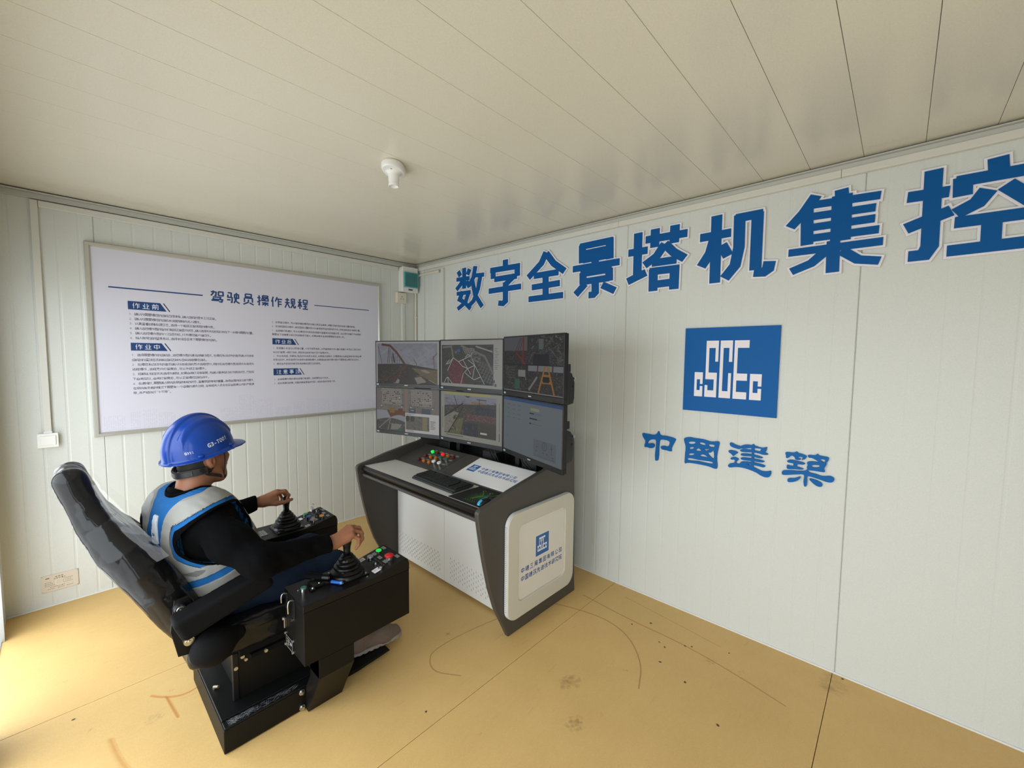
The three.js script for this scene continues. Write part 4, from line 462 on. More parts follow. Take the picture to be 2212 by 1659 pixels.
// ---------- the control console ----------
const ink = mat(0x45413d, 0.5), inkEdge = mat(0x4a4743, 0.42), silver = mat(0xcfcfcc, 0.4), blackGloss = mat(0x14110e, 0.3), doorWhite = mat(0xdfdfdc, 0.35), black = mat(0x0d0d0e, 0.45), deepBlack = mat(0x08090b, 0.7), chrome = mat(0xc8c9c9, 0.22, 1), greyPlate = mat(0x9c9c98, 0.4, 0.3);
const SL = Math.atan2(0.083, 0.287), slopeAt = (x) => 0.8 + ((x + 0.887) * 0.083) / 0.287;
const onSlope = (x, z, off = 0) => V(x - Math.sin(SL) * off, slopeAt(x) + Math.cos(SL) * off, z);
{
  const t = thing('control_console', 'dark grey operator console desk with white perforated doors and sloped button panel', 'console desk', [-0.65, 0, 1.645]);
  const side = [[-0.967, 0], [-1.02, 0.105], [-1.073, 0.21], [-1.118, 0.34], [-1.153, 0.48], [-1.18, 0.6], [-1.198, 0.7], [-1.21, 0.775], [-1.211, 0.79], [-1.205, 0.803], [-1.192, 0.812], [-1.175, 0.817], [-1.1, 0.832], [-0.97, 0.865], [-0.81, 0.895], [-0.65, 0.921], [-0.56, 0.945], [-0.495, 0.985], [-0.45, 1.05], [-0.425, 1.097], [-0.41, 1.112], [-0.39, 1.12], [-0.362, 1.118], [-0.342, 1.106], [-0.332, 1.085], [-0.326, 1.05], [-0.296, 0.09], [-0.29, 0]].reverse();
  for (const [a, b] of [[0.966, 0.998], [2.29, 2.322]]) part(t, 'side_panel', extrude(side, a, b, 'z', 0.006), ink);
  part(t, 'worktop', bx(-1.152, -0.886, 0.78, 0.799, 0.999, 2.289, 0.002), silver);
  part(t, 'edge_nose', extrude([[-1.152, 0.78], [-1.04, 0.78], [-1.04, 0.74], [-1.152, 0.742], [-1.158, 0.762], [-1.17, 0.766], [-1.176, 0.776], [-1.175, 0.788], [-1.168, 0.796], [-1.152, 0.7995]].reverse(), 0.999, 2.289), blackGloss);
  part(t, 'lower_rail', bx(-1.168, -1.02, 0.722, 0.742, 0.999, 2.289, 0.005), inkEdge);
  part(t, 'shelf_underside', bx(-1.03, -0.86, 0.735, 0.78, 0.999, 2.289), ink);
  // two doors with pressed vents
  for (const [a, b] of [[1.0, 1.598], [1.602, 2.289]]) {
    const d = part(t, 'door', bx(-0.87, -0.85, 0.022, 0.76, a, b, 0.0015), doorWhite), c0 = a + (a < 1.5 ? 0.03 : 0.068), slots = [], hoods = [];
    for (let i = 0; i < 13; i++) for (let j = 0; j < 9; j++) {
      const z = c0 + i * (a < 1.5 ? 0.0415 : 0.045) + (j % 2) * 0.02, y = 0.21 - j * 0.0172; if (z > b - 0.035) continue;
      slots.push(bx(-0.8712, -0.8698, y - 0.0058, y + 0.0058, z - 0.0028, z + 0.0012)); hoods.push(ball(V(-0.87, y + 0.001, z + 0.0042), 1, 0.0042, 0.0075, 0.0042, 6));
    }
    const s = part(d, 'vent_slots', slots, mat(0x3b3a37, 0.8)); s.userData.kind = 'stuff'; s.userData.label = 'dark slots of the vents'; const h = part(d, 'vent_hoods', hoods, doorWhite); h.userData.kind = 'stuff';
  }
  part(t, 'plinth', bx(-0.845, -0.33, 0, 0.03, 1.0, 2.289), ink); part(t, 'back_panel', bx(-0.33, -0.315, 0.03, 0.98, 0.998, 2.29), ink); part(t, 'floor_panel', bx(-0.85, -0.33, 0.03, 0.045, 0.999, 2.289), ink);
  const slab = (x0, x1, z0, z1, up, down, r = 0) => { const L = (x1 - x0) / Math.cos(SL), g = r ? new RoundedBoxGeometry(L, up - down, z1 - z0, 2, r) : new THREE.BoxGeometry(L, up - down, z1 - z0); g.rotateZ(SL); const c = onSlope((x0 + x1) / 2, (z0 + z1) / 2, (up + down) / 2); return g.translate(c.x, c.y, c.z); };
  part(t, 'sloped_top', slab(-0.884, -0.596, 0.999, 2.289, 0, -0.016), ink);
  part(t, 'button_panel', [slab(-0.872, -0.622, 1.058, 1.535, 0.0022, -0.002, 0.001)], mat(0x403e3b, 0.45));
  part(t, 'rear_trough', [bx(-0.6, -0.585, 0.8, 0.872, 0.999, 2.289), bx(-0.585, -0.34, 0.8, 0.815, 0.999, 2.289), bx(-0.352, -0.33, 0.815, 1.0, 0.999, 2.289)], deepBlack);
  for (const [z0, z1] of [[1.13, 1.27], [1.66, 1.8], [2.05, 2.18]]) part(t, 'trough_box', bx(-0.56, -0.46, 0.815, 0.93, z0, z1, 0.006), black);
  // sign plate lying on the slope
  {
    const [c, g] = canvas(1024, 512); g.fillStyle = '#e9e9ea'; g.fillRect(0, 0, 1024, 512);
    emblem(g, 66, 176, 152);
    [...'中建三局集团有限公司'].forEach((ch, i) => textRun(g, ch, 264 + i * 64, 190, 64, 52, 7, '#2b5ba6')); [...'中国建筑先进技术研究院'].forEach((ch, i) => textRun(g, ch, 264 + i * 64, 258, 64, 54, 7, '#2b5ba6'));
    const s = part(t, 'sign_plate', slab(-0.874, -0.61, 1.692, 2.222, 0.006, -0.001, 0.002), mat(0xe6e6e7, 0.35));
    const q = (x, z) => onSlope(x, z, 0.0066); part(s, 'print', quad(q(-0.612, 1.694), q(-0.612, 2.22), q(-0.872, 2.22), q(-0.872, 1.694)), mat(0xffffff, 0.35, 0, { map: tex(c) }));
  }
  // signal lamps and buttons: three rows of five, each with its little name plate
  const lampRed = mat(0x5e1014, 0.3), lampAmber = mat(0xb4651a, 0.32), lampGreen = mat(0x2d6a5c, 0.3), lampWhite = mat(0xe8e8e6, 0.3), litGreen = mat(0x2fd25a, 0.3, 0, { emissive: 0x21f060, emissiveIntensity: 0.75 }), litRed = mat(0xd8202c, 0.3, 0, { emissive: 0xff2030, emissiveIntensity: 0.7 });
  const look = { g: [litGreen, 0], r: [lampRed, 0], R: [litRed, 0], a: [lampAmber, 0], G: [lampGreen, 1], w: [lampWhite, 1], e: [lampRed, 0] };
  const up = V(-Math.sin(SL), Math.cos(SL), 0);
  ['grRae', 'raaGG', 'raaww'].forEach((row, i) => [...row].forEach((k, j) => {
    const x = [-0.69, -0.756, -0.819][i], z = 1.226 + 0.0648 * j, [m, tall] = look[k], P = (h) => onSlope(x, z, 0.002 + h), h = tall ? 0.026 : 0.01;
    const b = part(t, 'push_button', cyl(P(0), P(h), 0.0125, 0.0125, 20), tall ? chrome : m);
    part(b, 'cap', tall ? [cyl(P(h), P(h + 0.01), 0.0155, 0.0145, 20)] : [cyl(P(h), P(h + 0.004), 0.0145, 0.0145, 20), (() => { const g = new THREE.SphereGeometry(0.0145, 18, 8, 0, 6.2832, 0, 1.57).scale(1, 0.45, 1).rotateZ(SL); const p = P(h + 0.004); return g.translate(p.x, p.y, p.z); })()], m);
    part(b, 'name_plate', slab(x + 0.022, x + 0.038, z - 0.016 + 0.004, z + 0.02, 0.004, 0.0015), greyPlate);
  }));
  // white panel with rounded corners on the right side
  {
    const Z = 2.322, outer = roundRect(-1.006, 0.102, -0.36, 0.733, 0.075, 8), inner = roundRect(-0.918, 0.196, -0.457, 0.654, 0.04, 8);
    const b = part(t, 'side_badge', extrude(outer, Z, Z + 0.03, 'z', 0.004, [inner.slice().reverse()]), mat(0xcac6b9, 0.4));
    part(b, 'edge_band', extrude(roundRect(-1.0075, 0.1005, -0.3585, 0.7345, 0.0765, 8), Z + 0.003, Z + 0.022, 'z', 0, [roundRect(-1.005, 0.103, -0.361, 0.732, 0.0745, 8).reverse()]), mat(0xdfe0e0, 0.3));
    const pegs = []; for (let k = 0; k < 44; k++) { const y = 0.17 + k * 0.0115; pegs.push(bx(-1.0088, -1.007, y, y + 0.0045, Z + 0.005, Z + 0.02)); } const pg = part(b, 'edge_grip', pegs, mat(0xb4b5b8, 0.4)); pg.userData.kind = 'stuff';
    const [c, g] = canvas(768, 768); g.fillStyle = '#dedad2'; g.fillRect(0, 0, 768, 768); g.fillStyle = 'rgba(240,240,240,0.6)'; g.fillRect(272, 192, 224, 224); emblem(g, 278, 198, 212);
    [...'中建三局集团有限公司'].forEach((ch, i) => textRun(g, ch, 55 + i * 68, 448, 68, 54, 7.6, '#2a5597')); [...'中国建筑先进技术研究院'].forEach((ch, i) => textRun(g, ch, 55 + i * 61.5, 532, 61, 53, 7.4, '#2a5597'));
    part(b, 'panel', extrude(roundRect(-0.92, 0.194, -0.455, 0.656, 0.04, 8), Z + 0.001, Z + 0.02, 'z', 0.001), mat(0xdcd8d0, 0.35));
    const pr = extrude(roundRect(-0.912, 0.202, -0.463, 0.648, 0.035, 8), Z + 0.0201, Z + 0.0206, 'z'), p = pr.attributes.position, uv = pr.attributes.uv; for (let i = 0; i < p.count; i++) uv.setXY(i, (p.getX(i) + 0.92) / 0.465, (p.getY(i) - 0.194) / 0.462);
    part(b, 'print', pr, mat(0xffffff, 0.35, 0, { map: tex(c) }));
  }
}
// ---------- keyboard, mouse mat, mouse ----------
{
  const t = thing('keyboard', 'black full-size keyboard on the console worktop', 'keyboard', [-1.01, 0.799, 1.755]), a = 0.035;
  const turn = (g) => g.translate(1.01, -0.8, -1.755).rotateZ(0.06).rotateY(-a).translate(-1.01, 0.8, 1.755);
  part(t, 'case', turn(bx(-1.085, -0.932, 0.806, 0.823, 1.53, 1.985, 0.007)), mat(0x1d2022, 0.5));
  part(t, 'front_edge', turn(bx(-1.098, -1.075, 0.803, 0.817, 1.532, 1.983, 0.006)), mat(0x23282a, 0.45)); part(t, 'rear_edge', turn(bx(-0.936, -0.925, 0.808, 0.824, 1.535, 1.98, 0.004)), mat(0x3e5154, 0.35));
  const keys = [], kx = (r) => -1.064 + r * 0.0192;
  for (let r = 0; r < 6; r++) { let z = 1.538; while (z < 1.978) { const w = r === 0 && z > 1.6 && z < 1.66 ? 0.11 : 0.0165; if (!((z > 1.83 && z < 1.842) || (z > 1.895 && z < 1.906) || (r === 5 && Math.round(z * 1000) % 5 === 0))) keys.push(bx(kx(r), kx(r) + 0.0162, 0.823, 0.8295 + (r > 3 ? 0.001 : 0), z, Math.min(z + w, 1.978), 0.0015)); z += w + 0.0028; } }
  const k = part(t, 'keys', keys.map(turn), mat(0x141617, 0.42)); k.userData.kind = 'stuff';
  for (const z of [1.56, 1.95]) part(t, 'foot', bx(-1.06, -0.95, 0.7993, 0.81, z, z + 0.012), black);
}
{
  const [c, g] = canvas(512, 512), r = rngOf(41); g.fillStyle = '#0d0e0e'; g.fillRect(0, 0, 512, 512);
  for (let k = 0; k < 900; k++) { const t = r() * 6.283, d = Math.pow(r(), 0.7) * 170; g.fillStyle = `rgba(${36 + r() * 20},${80 + r() * 40},${20 + r() * 14},${0.16 * (1 - d / 190)})`; g.beginPath(); g.arc(250 + Math.cos(t) * d * 0.8, 262 + Math.sin(t) * d, 8 + r() * 10, 0, 6.3); g.fill(); }
  g.strokeStyle = '#4f8a34'; g.lineWidth = 7; g.lineCap = 'round';                                 // three curling lines of the printed emblem
  for (const m of [-1, 0, 1]) { g.beginPath(); for (let i = 0; i <= 40; i++) { const t = i / 40, x = 256 + m * 70 * (1 - t) + Math.sin(t * 5.2 + m) * 40, y = 90 + t * 300; i ? g.lineTo(x, y) : g.moveTo(x, y); } g.stroke(); g.beginPath(); g.arc(256 + m * 70 + Math.sin(m) * 40 + 16, 96, 20, 2.4, 6.2); g.stroke(); }
  g.lineWidth = 5; for (let k = 0; k < 5; k++) { g.beginPath(); g.moveTo(180 + k * 34, 420); g.lineTo(196 + k * 34, 446); g.lineTo(180 + k * 34, 462); g.stroke(); }
  const t = thing('mouse_mat', 'black mouse mat with a curling green emblem', 'mouse mat', [-1.02, 0.799, 2.135]);
  part(t, 'mat', bx(-1.146, -0.892, 0.7993, 0.8025, 1.99, 2.284, 0.0014), mat(0x0c0d0d, 0.85)); part(t, 'print', quad(V(-0.896, 0.803, 1.994), V(-0.896, 0.803, 2.28), V(-1.142, 0.803, 2.28), V(-1.142, 0.803, 1.994)), mat(0xffffff, 0.85, 0, { map: tex(c) }));
  const m = thing('computer_mouse', 'small black mouse with a bright blue curved side on the mouse mat', 'mouse', [-1.085, 0.803, 2.243]), MC = [-1.085, 0.804, 2.243], grow = (k) => ell(MC, [0.054 + k, 0.03 + k, 0.03 + k]), curve = (x) => 2.243 - 0.012 + 0.011 * Math.sin((x + 1.085) * 48);
  const body = net(smaxBox(grow(0), 0.8035), [-1.15, 0.8, 2.2], [-1.02, 0.84, 2.285], 0.0028);
  part(m, 'shell', body, mat(0x101214, 0.4));
  const band = grow(0.0015); part(m, 'blue_side', net((x, y, z) => Math.max(band(x, y, z), z - curve(x) - 0.004, curve(x) - 0.016 - z, 0.806 - y), [-1.15, 0.8, 2.2], [-1.02, 0.845, 2.285], 0.0022), mat(0x2f9fcc, 0.25));
  const tip = grow(0.0016); part(m, 'blue_front', net((x, y, z) => Math.max(tip(x, y, z), x + 1.112, 0.806 - y, z - 2.252), [-1.15, 0.8, 2.2], [-1.09, 0.845, 2.285], 0.0022), mat(0x2f9fcc, 0.25)); part(m, 'wheel', cyl(V(-1.06, 0.828, 2.241), V(-1.06, 0.828, 2.245), 0.007, 0.007, 14), mat(0x1a1a1a, 0.6));
}
function smaxBox(f, y0) { return (x, y, z) => Math.max(f(x, y, z), y0 - y); }

// ---------- six monitors on their stand ----------
const SW = 640, SH = 360;
function clutter(g, x, y, w, h, cols, n, seed, big = 0.12) { const r = rngOf(seed); g.save(); g.beginPath(); g.rect(x, y, w, h); g.clip(); for (let i = 0; i < n; i++) { g.save(); g.translate(x + r() * w, y + r() * h); g.rotate(Math.floor(r() * 5) * 0.4 - 0.5); g.fillStyle = cols[(r() * cols.length) | 0]; g.globalAlpha = 0.35 + 0.5 * r(); const s = r() < 0.25 ? 1 : 0.35; g.fillRect(0, 0, w * big * s * (0.2 + r()), h * big * s * (0.08 + r() * 0.6)); g.restore(); } for (let i = 0; i < n * 5; i++) { g.globalAlpha = 0.25 + 0.6 * r(); g.fillStyle = r() < 0.22 ? '#1c1c1c' : r() < 0.12 ? '#a8a6a0' : cols[(r() * cols.length) | 0]; const u = x + r() * w, v = y + r() * h; if (r() < 0.3) { g.save(); g.translate(u, v); g.rotate([0.15, -0.35, 0.5, 1.45][(r() * 4) | 0]); g.fillRect(0, 0, 5 + r() * 22, 0.8 + r()); g.restore(); } else g.fillRect(u, v, 1 + r() * 4, 1 + r() * 3); } g.restore(); }
function bars(g, list, col, w) { g.strokeStyle = col; g.lineWidth = w; for (const q of list) { g.beginPath(); for (let i = 0; i < q.length; i += 2) i ? g.lineTo(q[i], q[i + 1]) : g.moveTo(q[i], q[i + 1]); g.stroke(); } }
function mesh_(g, x, y, w, h, nx, ny, col, lw, skew = 0) { g.strokeStyle = col; g.lineWidth = lw; for (let i = 0; i <= nx; i++) { g.beginPath(); g.moveTo(x + (w * i) / nx, y); g.lineTo(x + (w * i) / nx + skew, y + h); g.stroke(); } for (let j = 0; j <= ny; j++) { g.beginPath(); g.moveTo(x + (skew * j) / ny, y + (h * j) / ny); g.lineTo(x + w + (skew * j) / ny, y + (h * j) / ny + h * 0.04); g.stroke(); } }
function words(g, x, y, w, n, step, col, seed) { const r = rngOf(seed); g.fillStyle = col; for (let i = 0; i < n; i++) g.fillRect(x, y + i * step, w * (0.45 + 0.55 * r()), 3.2); }
const SCREENS = [
  (g) => { g.fillStyle = '#a9a9a6'; g.fillRect(0, 0, SW, SH); g.fillStyle = '#85868e'; g.fillRect(14, 14, 612, 346); clutter(g, 14, 14, 612, 200, ['#8e8f96', '#7f808a', '#94949a'], 70, 3, 0.4); g.fillStyle = '#3f3b35'; g.beginPath(); g.moveTo(14, 196); g.lineTo(300, 188); g.lineTo(626, 232); g.lineTo(626, 360); g.lineTo(14, 360); g.fill(); clutter(g, 14, 200, 330, 160, ['#2e2d2a', '#4e4740', '#5a4038', '#3a3a36', '#453029'], 240, 5); g.fillStyle = '#6d6047'; g.beginPath(); g.moveTo(372, 224); g.lineTo(626, 240); g.lineTo(626, 352); g.lineTo(470, 290); g.fill(); clutter(g, 390, 240, 236, 110, ['#75664a', '#5f543e', '#6b5b40'], 60, 6, 0.2); g.fillStyle = '#8d827b'; g.beginPath(); g.moveTo(400, 306); g.lineTo(466, 296); g.lineTo(520, 340); g.lineTo(430, 360); g.fill(); g.beginPath(); g.moveTo(460, 245); g.lineTo(500, 235); g.lineTo(560, 258); g.lineTo(530, 268); g.fill(); g.beginPath(); g.moveTo(190, 360); g.lineTo(225, 318); g.lineTo(250, 330); g.lineTo(240, 360); g.fill();
    bars(g, [[60, 22, 150, 34, 220, 92, 300, 190]], '#5c3a30', 20); bars(g, [[20, 30, 60, 190], [135, 50, 122, 188], [142, 50, 140, 188], [150, 60, 172, 190], [178, 84, 176, 188], [205, 95, 200, 188], [225, 120, 224, 188], [250, 150, 246, 188]], '#4b3a36', 4); bars(g, [[180, 100, 195, 180]], '#3a3637', 12); bars(g, [[160, 355, 330, 195], [200, 355, 290, 220], [30, 340, 160, 300, 300, 210]], '#5f3c36', 7); bars(g, [[420, 226, 422, 188, 394, 152]], '#50505a', 6); bars(g, [[596, 230, 590, 120], [590, 130, 626, 96], [590, 124, 580, 152]], '#6a5a52', 7); bars(g, [[540, 320, 620, 356]], '#a49a8a', 4); },
  (g) => { g.fillStyle = '#a3a29d'; g.fillRect(0, 0, SW, SH); g.fillStyle = '#4b4b48'; g.fillRect(10, 34, 545, 302); clutter(g, 10, 34, 545, 302, ['#42423f', '#54534e', '#5d5c58', '#3b3a38', '#48504c'], 420, 8); g.fillStyle = '#694448'; g.beginPath(); g.moveTo(135, 140); g.lineTo(240, 175); g.lineTo(275, 336); g.lineTo(135, 336); g.lineTo(70, 245); g.fill(); clutter(g, 80, 165, 190, 165, ['#7a4c50', '#5d3b3e', '#84595b', '#4c3436'], 130, 9); g.fillStyle = '#7d3c44'; g.fillRect(316, 230, 20, 34); g.fillStyle = '#3c3f3c'; g.beginPath(); g.moveTo(400, 170); g.lineTo(555, 270); g.lineTo(555, 336); g.lineTo(470, 336); g.fill(); for (let i = 0; i < 5; i++) for (let j = 0; j < 6; j++) { g.fillStyle = '#626260'; g.fillRect(392 + i * 26 + j * 14, 150 + j * 28 + i * 8, 19, 20); } mesh_(g, 245, 60, 110, 44, 5, 4, '#a5a49c', 2.5, 30); bars(g, [[20, 52, 120, 46, 140, 132], [225, 40, 470, 120, 555, 250]], '#74736e', 16); bars(g, [[380, 46, 545, 88]], '#9a9994', 10); g.fillStyle = '#46658f'; g.fillRect(184, 66, 34, 24); g.fillStyle = '#6b7681'; g.fillRect(164, 84, 16, 14);
    bars(g, [[75, 240, 140, 135, 200, 165, 246, 148, 330, 118, 372, 190, 470, 330], [140, 135, 96, 178, 62, 186, 100, 150], [200, 165, 240, 200, 300, 215, 372, 190], [262, 246, 300, 215, 372, 190], [372, 190, 348, 290, 365, 300, 432, 275], [300, 150, 372, 190], [262, 246, 345, 292], [225, 335, 252, 250], [60, 300, 80, 290, 130, 336], [60, 300, 40, 334], [80, 290, 84, 336], [246, 148, 262, 170, 330, 260], [330, 118, 300, 110, 270, 130], [330, 118, 345, 96]], '#b9b8b2', 5); clutter(g, 320, 100, 110, 70, ['#b5b4ae', '#3d3d3b', '#85847f'], 80, 10, 0.16); words(g, 566, 62, 46, 3, 12, '#6c6b68', 1); words(g, 566, 104, 46, 3, 12, '#6c6b68', 2); words(g, 566, 146, 46, 3, 12, '#6c6b68', 3); words(g, 566, 186, 46, 3, 12, '#6c6b68', 4); },
  (g) => { g.fillStyle = '#2e2d2d'; g.fillRect(0, 0, SW, SH); g.fillStyle = '#58585b'; g.fillRect(0, 0, 280, 90); clutter(g, 0, 86, 290, 90, ['#3a3634', '#2a2828', '#44403c', '#54504c'], 150, 12); bars(g, [[140, 95, 200, 8], [165, 100, 215, 8], [190, 110, 228, 8]], '#3e2624', 5); bars(g, [[238, 5, 232, 175], [150, 100, 262, 178]], '#6f2c24', 15); clutter(g, 290, 0, 350, 176, ['#3b3b3b', '#66645f', '#4d4b48', '#7a7874', '#2b2b2c'], 340, 13); g.fillStyle = '#212226'; g.beginPath(); g.moveTo(340, 176); g.lineTo(350, 110); g.lineTo(500, 110); g.lineTo(516, 176); g.fill(); g.fillStyle = '#5b6468'; g.fillRect(404, 20, 46, 62); bars(g, [[340, 100, 300, 160], [470, 70, 550, 0], [500, 70, 620, 160]], '#5b5955', 5); bars(g, [[0, 178, 640, 178]], '#1e1d1d', 4); clutter(g, 0, 182, 286, 166, ['#35393a', '#4a4d4a', '#2b2d2d', '#6c6c66', '#3c4a42'], 300, 14); g.fillStyle = '#3a5c4a'; g.fillRect(136, 272, 60, 66); g.fillStyle = '#85847f'; g.fillRect(178, 212, 84, 44); mesh_(g, 18, 196, 110, 70, 5, 4, '#6a6a66', 2, 20); g.fillStyle = '#787d80'; g.fillRect(292, 182, 348, 34); clutter(g, 290, 214, 350, 134, ['#45403b', '#57504a', '#35322f', '#5f4a44', '#67615a'], 240, 15); bars(g, [[396, 182, 390, 240], [545, 182, 540, 240]], '#5c2a2b', 13); bars(g, [[470, 182, 404, 348], [494, 182, 560, 348], [446, 240, 520, 240], [430, 280, 536, 280]], '#96692c', 15); g.fillStyle = '#1e1e20'; g.fillRect(450, 246, 60, 34); bars(g, [[300, 336, 390, 250]], '#7d7b76', 16); g.fillStyle = '#8e8c86'; g.fillRect(0, 349, 640, 5); },
  (g) => { g.fillStyle = '#77716c'; g.fillRect(0, 0, SW, SH); for (const [x, s] of [[20, 21], [330, 22]]) { clutter(g, x, 0, 270, 196, ['#6f6a66', '#807a74', '#5a5652', '#8d867f'], 190, s); mesh_(g, x + 40, 8, 200, 122, 12, 8, '#9a948c', 5, 4); for (let i = 0; i < 26; i++) { const r = rngOf(s * 40 + i); g.fillStyle = '#2e2c2b'; g.fillRect(x + 50 + Math.floor(r() * 11) * 17, 26 + Math.floor(r() * 7) * 16, 11, 8); } g.fillStyle = '#a2917f'; g.fillRect(x + 140, 96, 100, 16); g.fillStyle = '#d6d4cf'; for (const [u, v] of [[245, 150], [220, 74], [28, 150]]) g.fillRect(x + u, v, 9, 7); } g.fillStyle = '#8a7468'; g.fillRect(300, 0, 30, 204); g.fillStyle = '#4d5560'; g.fillRect(345, 160, 66, 40); g.fillRect(470, 156, 90, 46); g.fillStyle = '#8f9aa6'; g.fillRect(362, 172, 30, 8);
    g.fillStyle = '#93969f'; g.fillRect(0, 190, 304, 110); g.fillStyle = '#6a4a30'; g.beginPath(); g.moveTo(110, 186); g.lineTo(304, 186); g.lineTo(304, 236); g.quadraticCurveTo(240, 206, 150, 248); g.fill(); g.fillStyle = '#8a6a3c'; g.fillRect(140, 162, 52, 46); g.fillStyle = '#6b3f30'; g.fillRect(232, 168, 46, 30); g.fillStyle = '#56524f'; g.beginPath(); g.moveTo(0, 280); g.quadraticCurveTo(150, 226, 304, 282); g.lineTo(304, 360); g.lineTo(0, 360); g.fill(); clutter(g, 0, 268, 304, 92, ['#4a4745', '#6d6864', '#7f7a74', '#3b3938'], 170, 23); bars(g, [[150, 250, 118, 360], [150, 250, 70, 310, 20, 350]], '#8b857d', 7); g.fillStyle = '#8a857e'; g.beginPath(); g.moveTo(160, 300); g.lineTo(270, 300); g.lineTo(240, 345); g.lineTo(150, 352); g.fill(); g.fillStyle = '#46625a'; g.beginPath(); g.moveTo(200, 360); g.lineTo(280, 310); g.lineTo(270, 360); g.fill();
    g.fillStyle = '#c9c6c3'; g.fillRect(304, 200, 336, 160); g.fillStyle = '#6a6762'; g.fillRect(310, 222, 236, 116); clutter(g, 310, 222, 236, 116, ['#5e5b56', '#77736d', '#4c4a47', '#858079'], 170, 24); g.fillStyle = '#857d5f'; g.fillRect(478, 226, 46, 108); for (const u of [328, 380]) { g.fillStyle = '#45423f'; g.beginPath(); g.ellipse(u, 246, 20, 24, 0, 0, 6.3); g.fill(); } words(g, 556, 252, 60, 8, 9, '#5a5856', 5); words(g, 312, 208, 120, 2, 5, '#8a8784', 6); words(g, 320, 344, 150, 2, 6, '#8a8784', 7); },
  (g) => { g.fillStyle = '#9c9c92'; g.fillRect(0, 0, SW, SH); g.fillStyle = '#a8a55e'; g.fillRect(60, 3, 470, 14); g.fillStyle = '#8a8c96'; g.fillRect(40, 24, 546, 300); clutter(g, 40, 50, 546, 90, ['#6d6f74', '#5c5e62', '#7d7d7c', '#4f5256'], 190, 31, 0.1); g.fillStyle = '#4f4d48'; g.beginPath(); g.moveTo(40, 110); g.lineTo(240, 90); g.lineTo(586, 70); g.lineTo(586, 324); g.lineTo(40, 324); g.fill(); clutter(g, 40, 96, 250, 228, ['#55544f', '#6f6c64', '#44433f', '#7e7a70', '#39383a'], 260, 32); g.fillStyle = '#8a867a'; g.beginPath(); g.moveTo(40, 200); g.lineTo(150, 150); g.lineTo(210, 160); g.lineTo(80, 318); g.lineTo(40, 318); g.fill(); g.fillStyle = '#6e6a4d'; g.beginPath(); g.moveTo(180, 210); g.lineTo(256, 190); g.lineTo(220, 324); g.lineTo(96, 320); g.fill(); bars(g, [[40, 196, 250, 80], [84, 322, 250, 110]], '#3b3936', 9); clutter(g, 60, 170, 150, 130, ['#48463f', '#33322f', '#a09c8e'], 36, 33, 0.25);
    g.fillStyle = '#43444a'; g.fillRect(380, 96, 190, 66); clutter(g, 300, 88, 286, 76, ['#3e4046', '#525258', '#383a3e'], 90, 34, 0.16); g.fillStyle = '#6a4f4e'; g.fillRect(286, 158, 300, 50); clutter(g, 286, 154, 300, 56, ['#7d5a58', '#573f3f', '#8c6d68', '#4a3a3a'], 190, 35, 0.12); g.fillStyle = '#3e4148'; g.fillRect(256, 224, 150, 100); clutter(g, 256, 220, 330, 104, ['#43464e', '#3a3c42', '#4c4a48'], 110, 36, 0.3); g.fillStyle = '#4e4a42'; g.fillRect(406, 226, 180, 98); g.fillStyle = '#8f7446'; g.fillRect(336, 66, 120, 12); bars(g, [[150, 28, 196, 120], [420, 40, 420, 90], [392, 44, 490, 46]], '#333439', 5); g.fillStyle = '#5e4434'; g.beginPath(); g.moveTo(262, 24); g.lineTo(330, 24); g.lineTo(304, 38); g.fill(); g.fillStyle = '#c4c3bd'; g.fillRect(430, 284, 66, 13); g.fillStyle = '#777771'; g.fillRect(16, 120, 7, 170); g.fillRect(612, 60, 6, 200); g.fillStyle = '#4d4c49'; g.fillRect(612, 270, 7, 60); g.fillRect(60, 334, 190, 5); words(g, 40, 345, 520, 1, 4, '#84837e', 8); },
  (g) => { g.fillStyle = '#6f787c'; g.fillRect(0, 0, SW, SH); g.fillStyle = '#35517f'; g.fillRect(0, 0, SW, 19); g.fillStyle = '#4a6796'; g.fillRect(8, 4, 66, 8); for (let j = 0; j < 4; j++) for (let i = 0; i < 3; i++) { g.fillStyle = '#5a6165'; g.fillRect(46 + i * 66, 44 + j * 29, 34, 4); } g.fillStyle = '#8f9373'; g.fillRect(324, 44, 94, 18); for (const [y, w] of [[76, 50], [108, 84], [140, 22]]) { g.fillStyle = '#5d6468'; g.fillRect(312, y, 128, 4); g.fillStyle = '#1e2124'; g.fillRect(312, y - 1, w, 7); } g.fillStyle = '#666d75'; g.fillRect(360, 230, 226, 110); bars(g, [[372, 330, 580, 330]], '#5a6068', 3); g.strokeStyle = '#3f454c'; g.lineWidth = 3; g.beginPath(); g.ellipse(474, 262, 22, 24, 0, 0, 6.3); g.stroke(); bars(g, [[470, 276, 478, 246], [544, 240, 544, 300], [536, 262, 552, 262]], '#383d44', 3); for (const [x, y] of [[386, 274], [380, 300], [452, 300], [490, 302], [544, 312], [548, 326]]) { g.fillStyle = '#4a5058'; g.fillRect(x, y, 22, 4); } words(g, 44, 258, 30, 2, 8, '#5d656a', 9); words(g, 8, 100, 8, 6, 16, '#5d656a', 10); },
];
const bezelMat = mat(0x121213, 0.4), shellMat = mat(0x101011, 0.55), ledMat = mat(0x9fb8c4, 0.4);
const brandTex = (() => { const [c, g] = canvas(128, 32); g.fillStyle = '#151516'; g.fillRect(0, 0, 128, 32); g.fillStyle = '#e9e9e9'; g.font = 'bold 25px sans-serif'; g.fillText('PHILIPS', 8, 25); return tex(c); })();
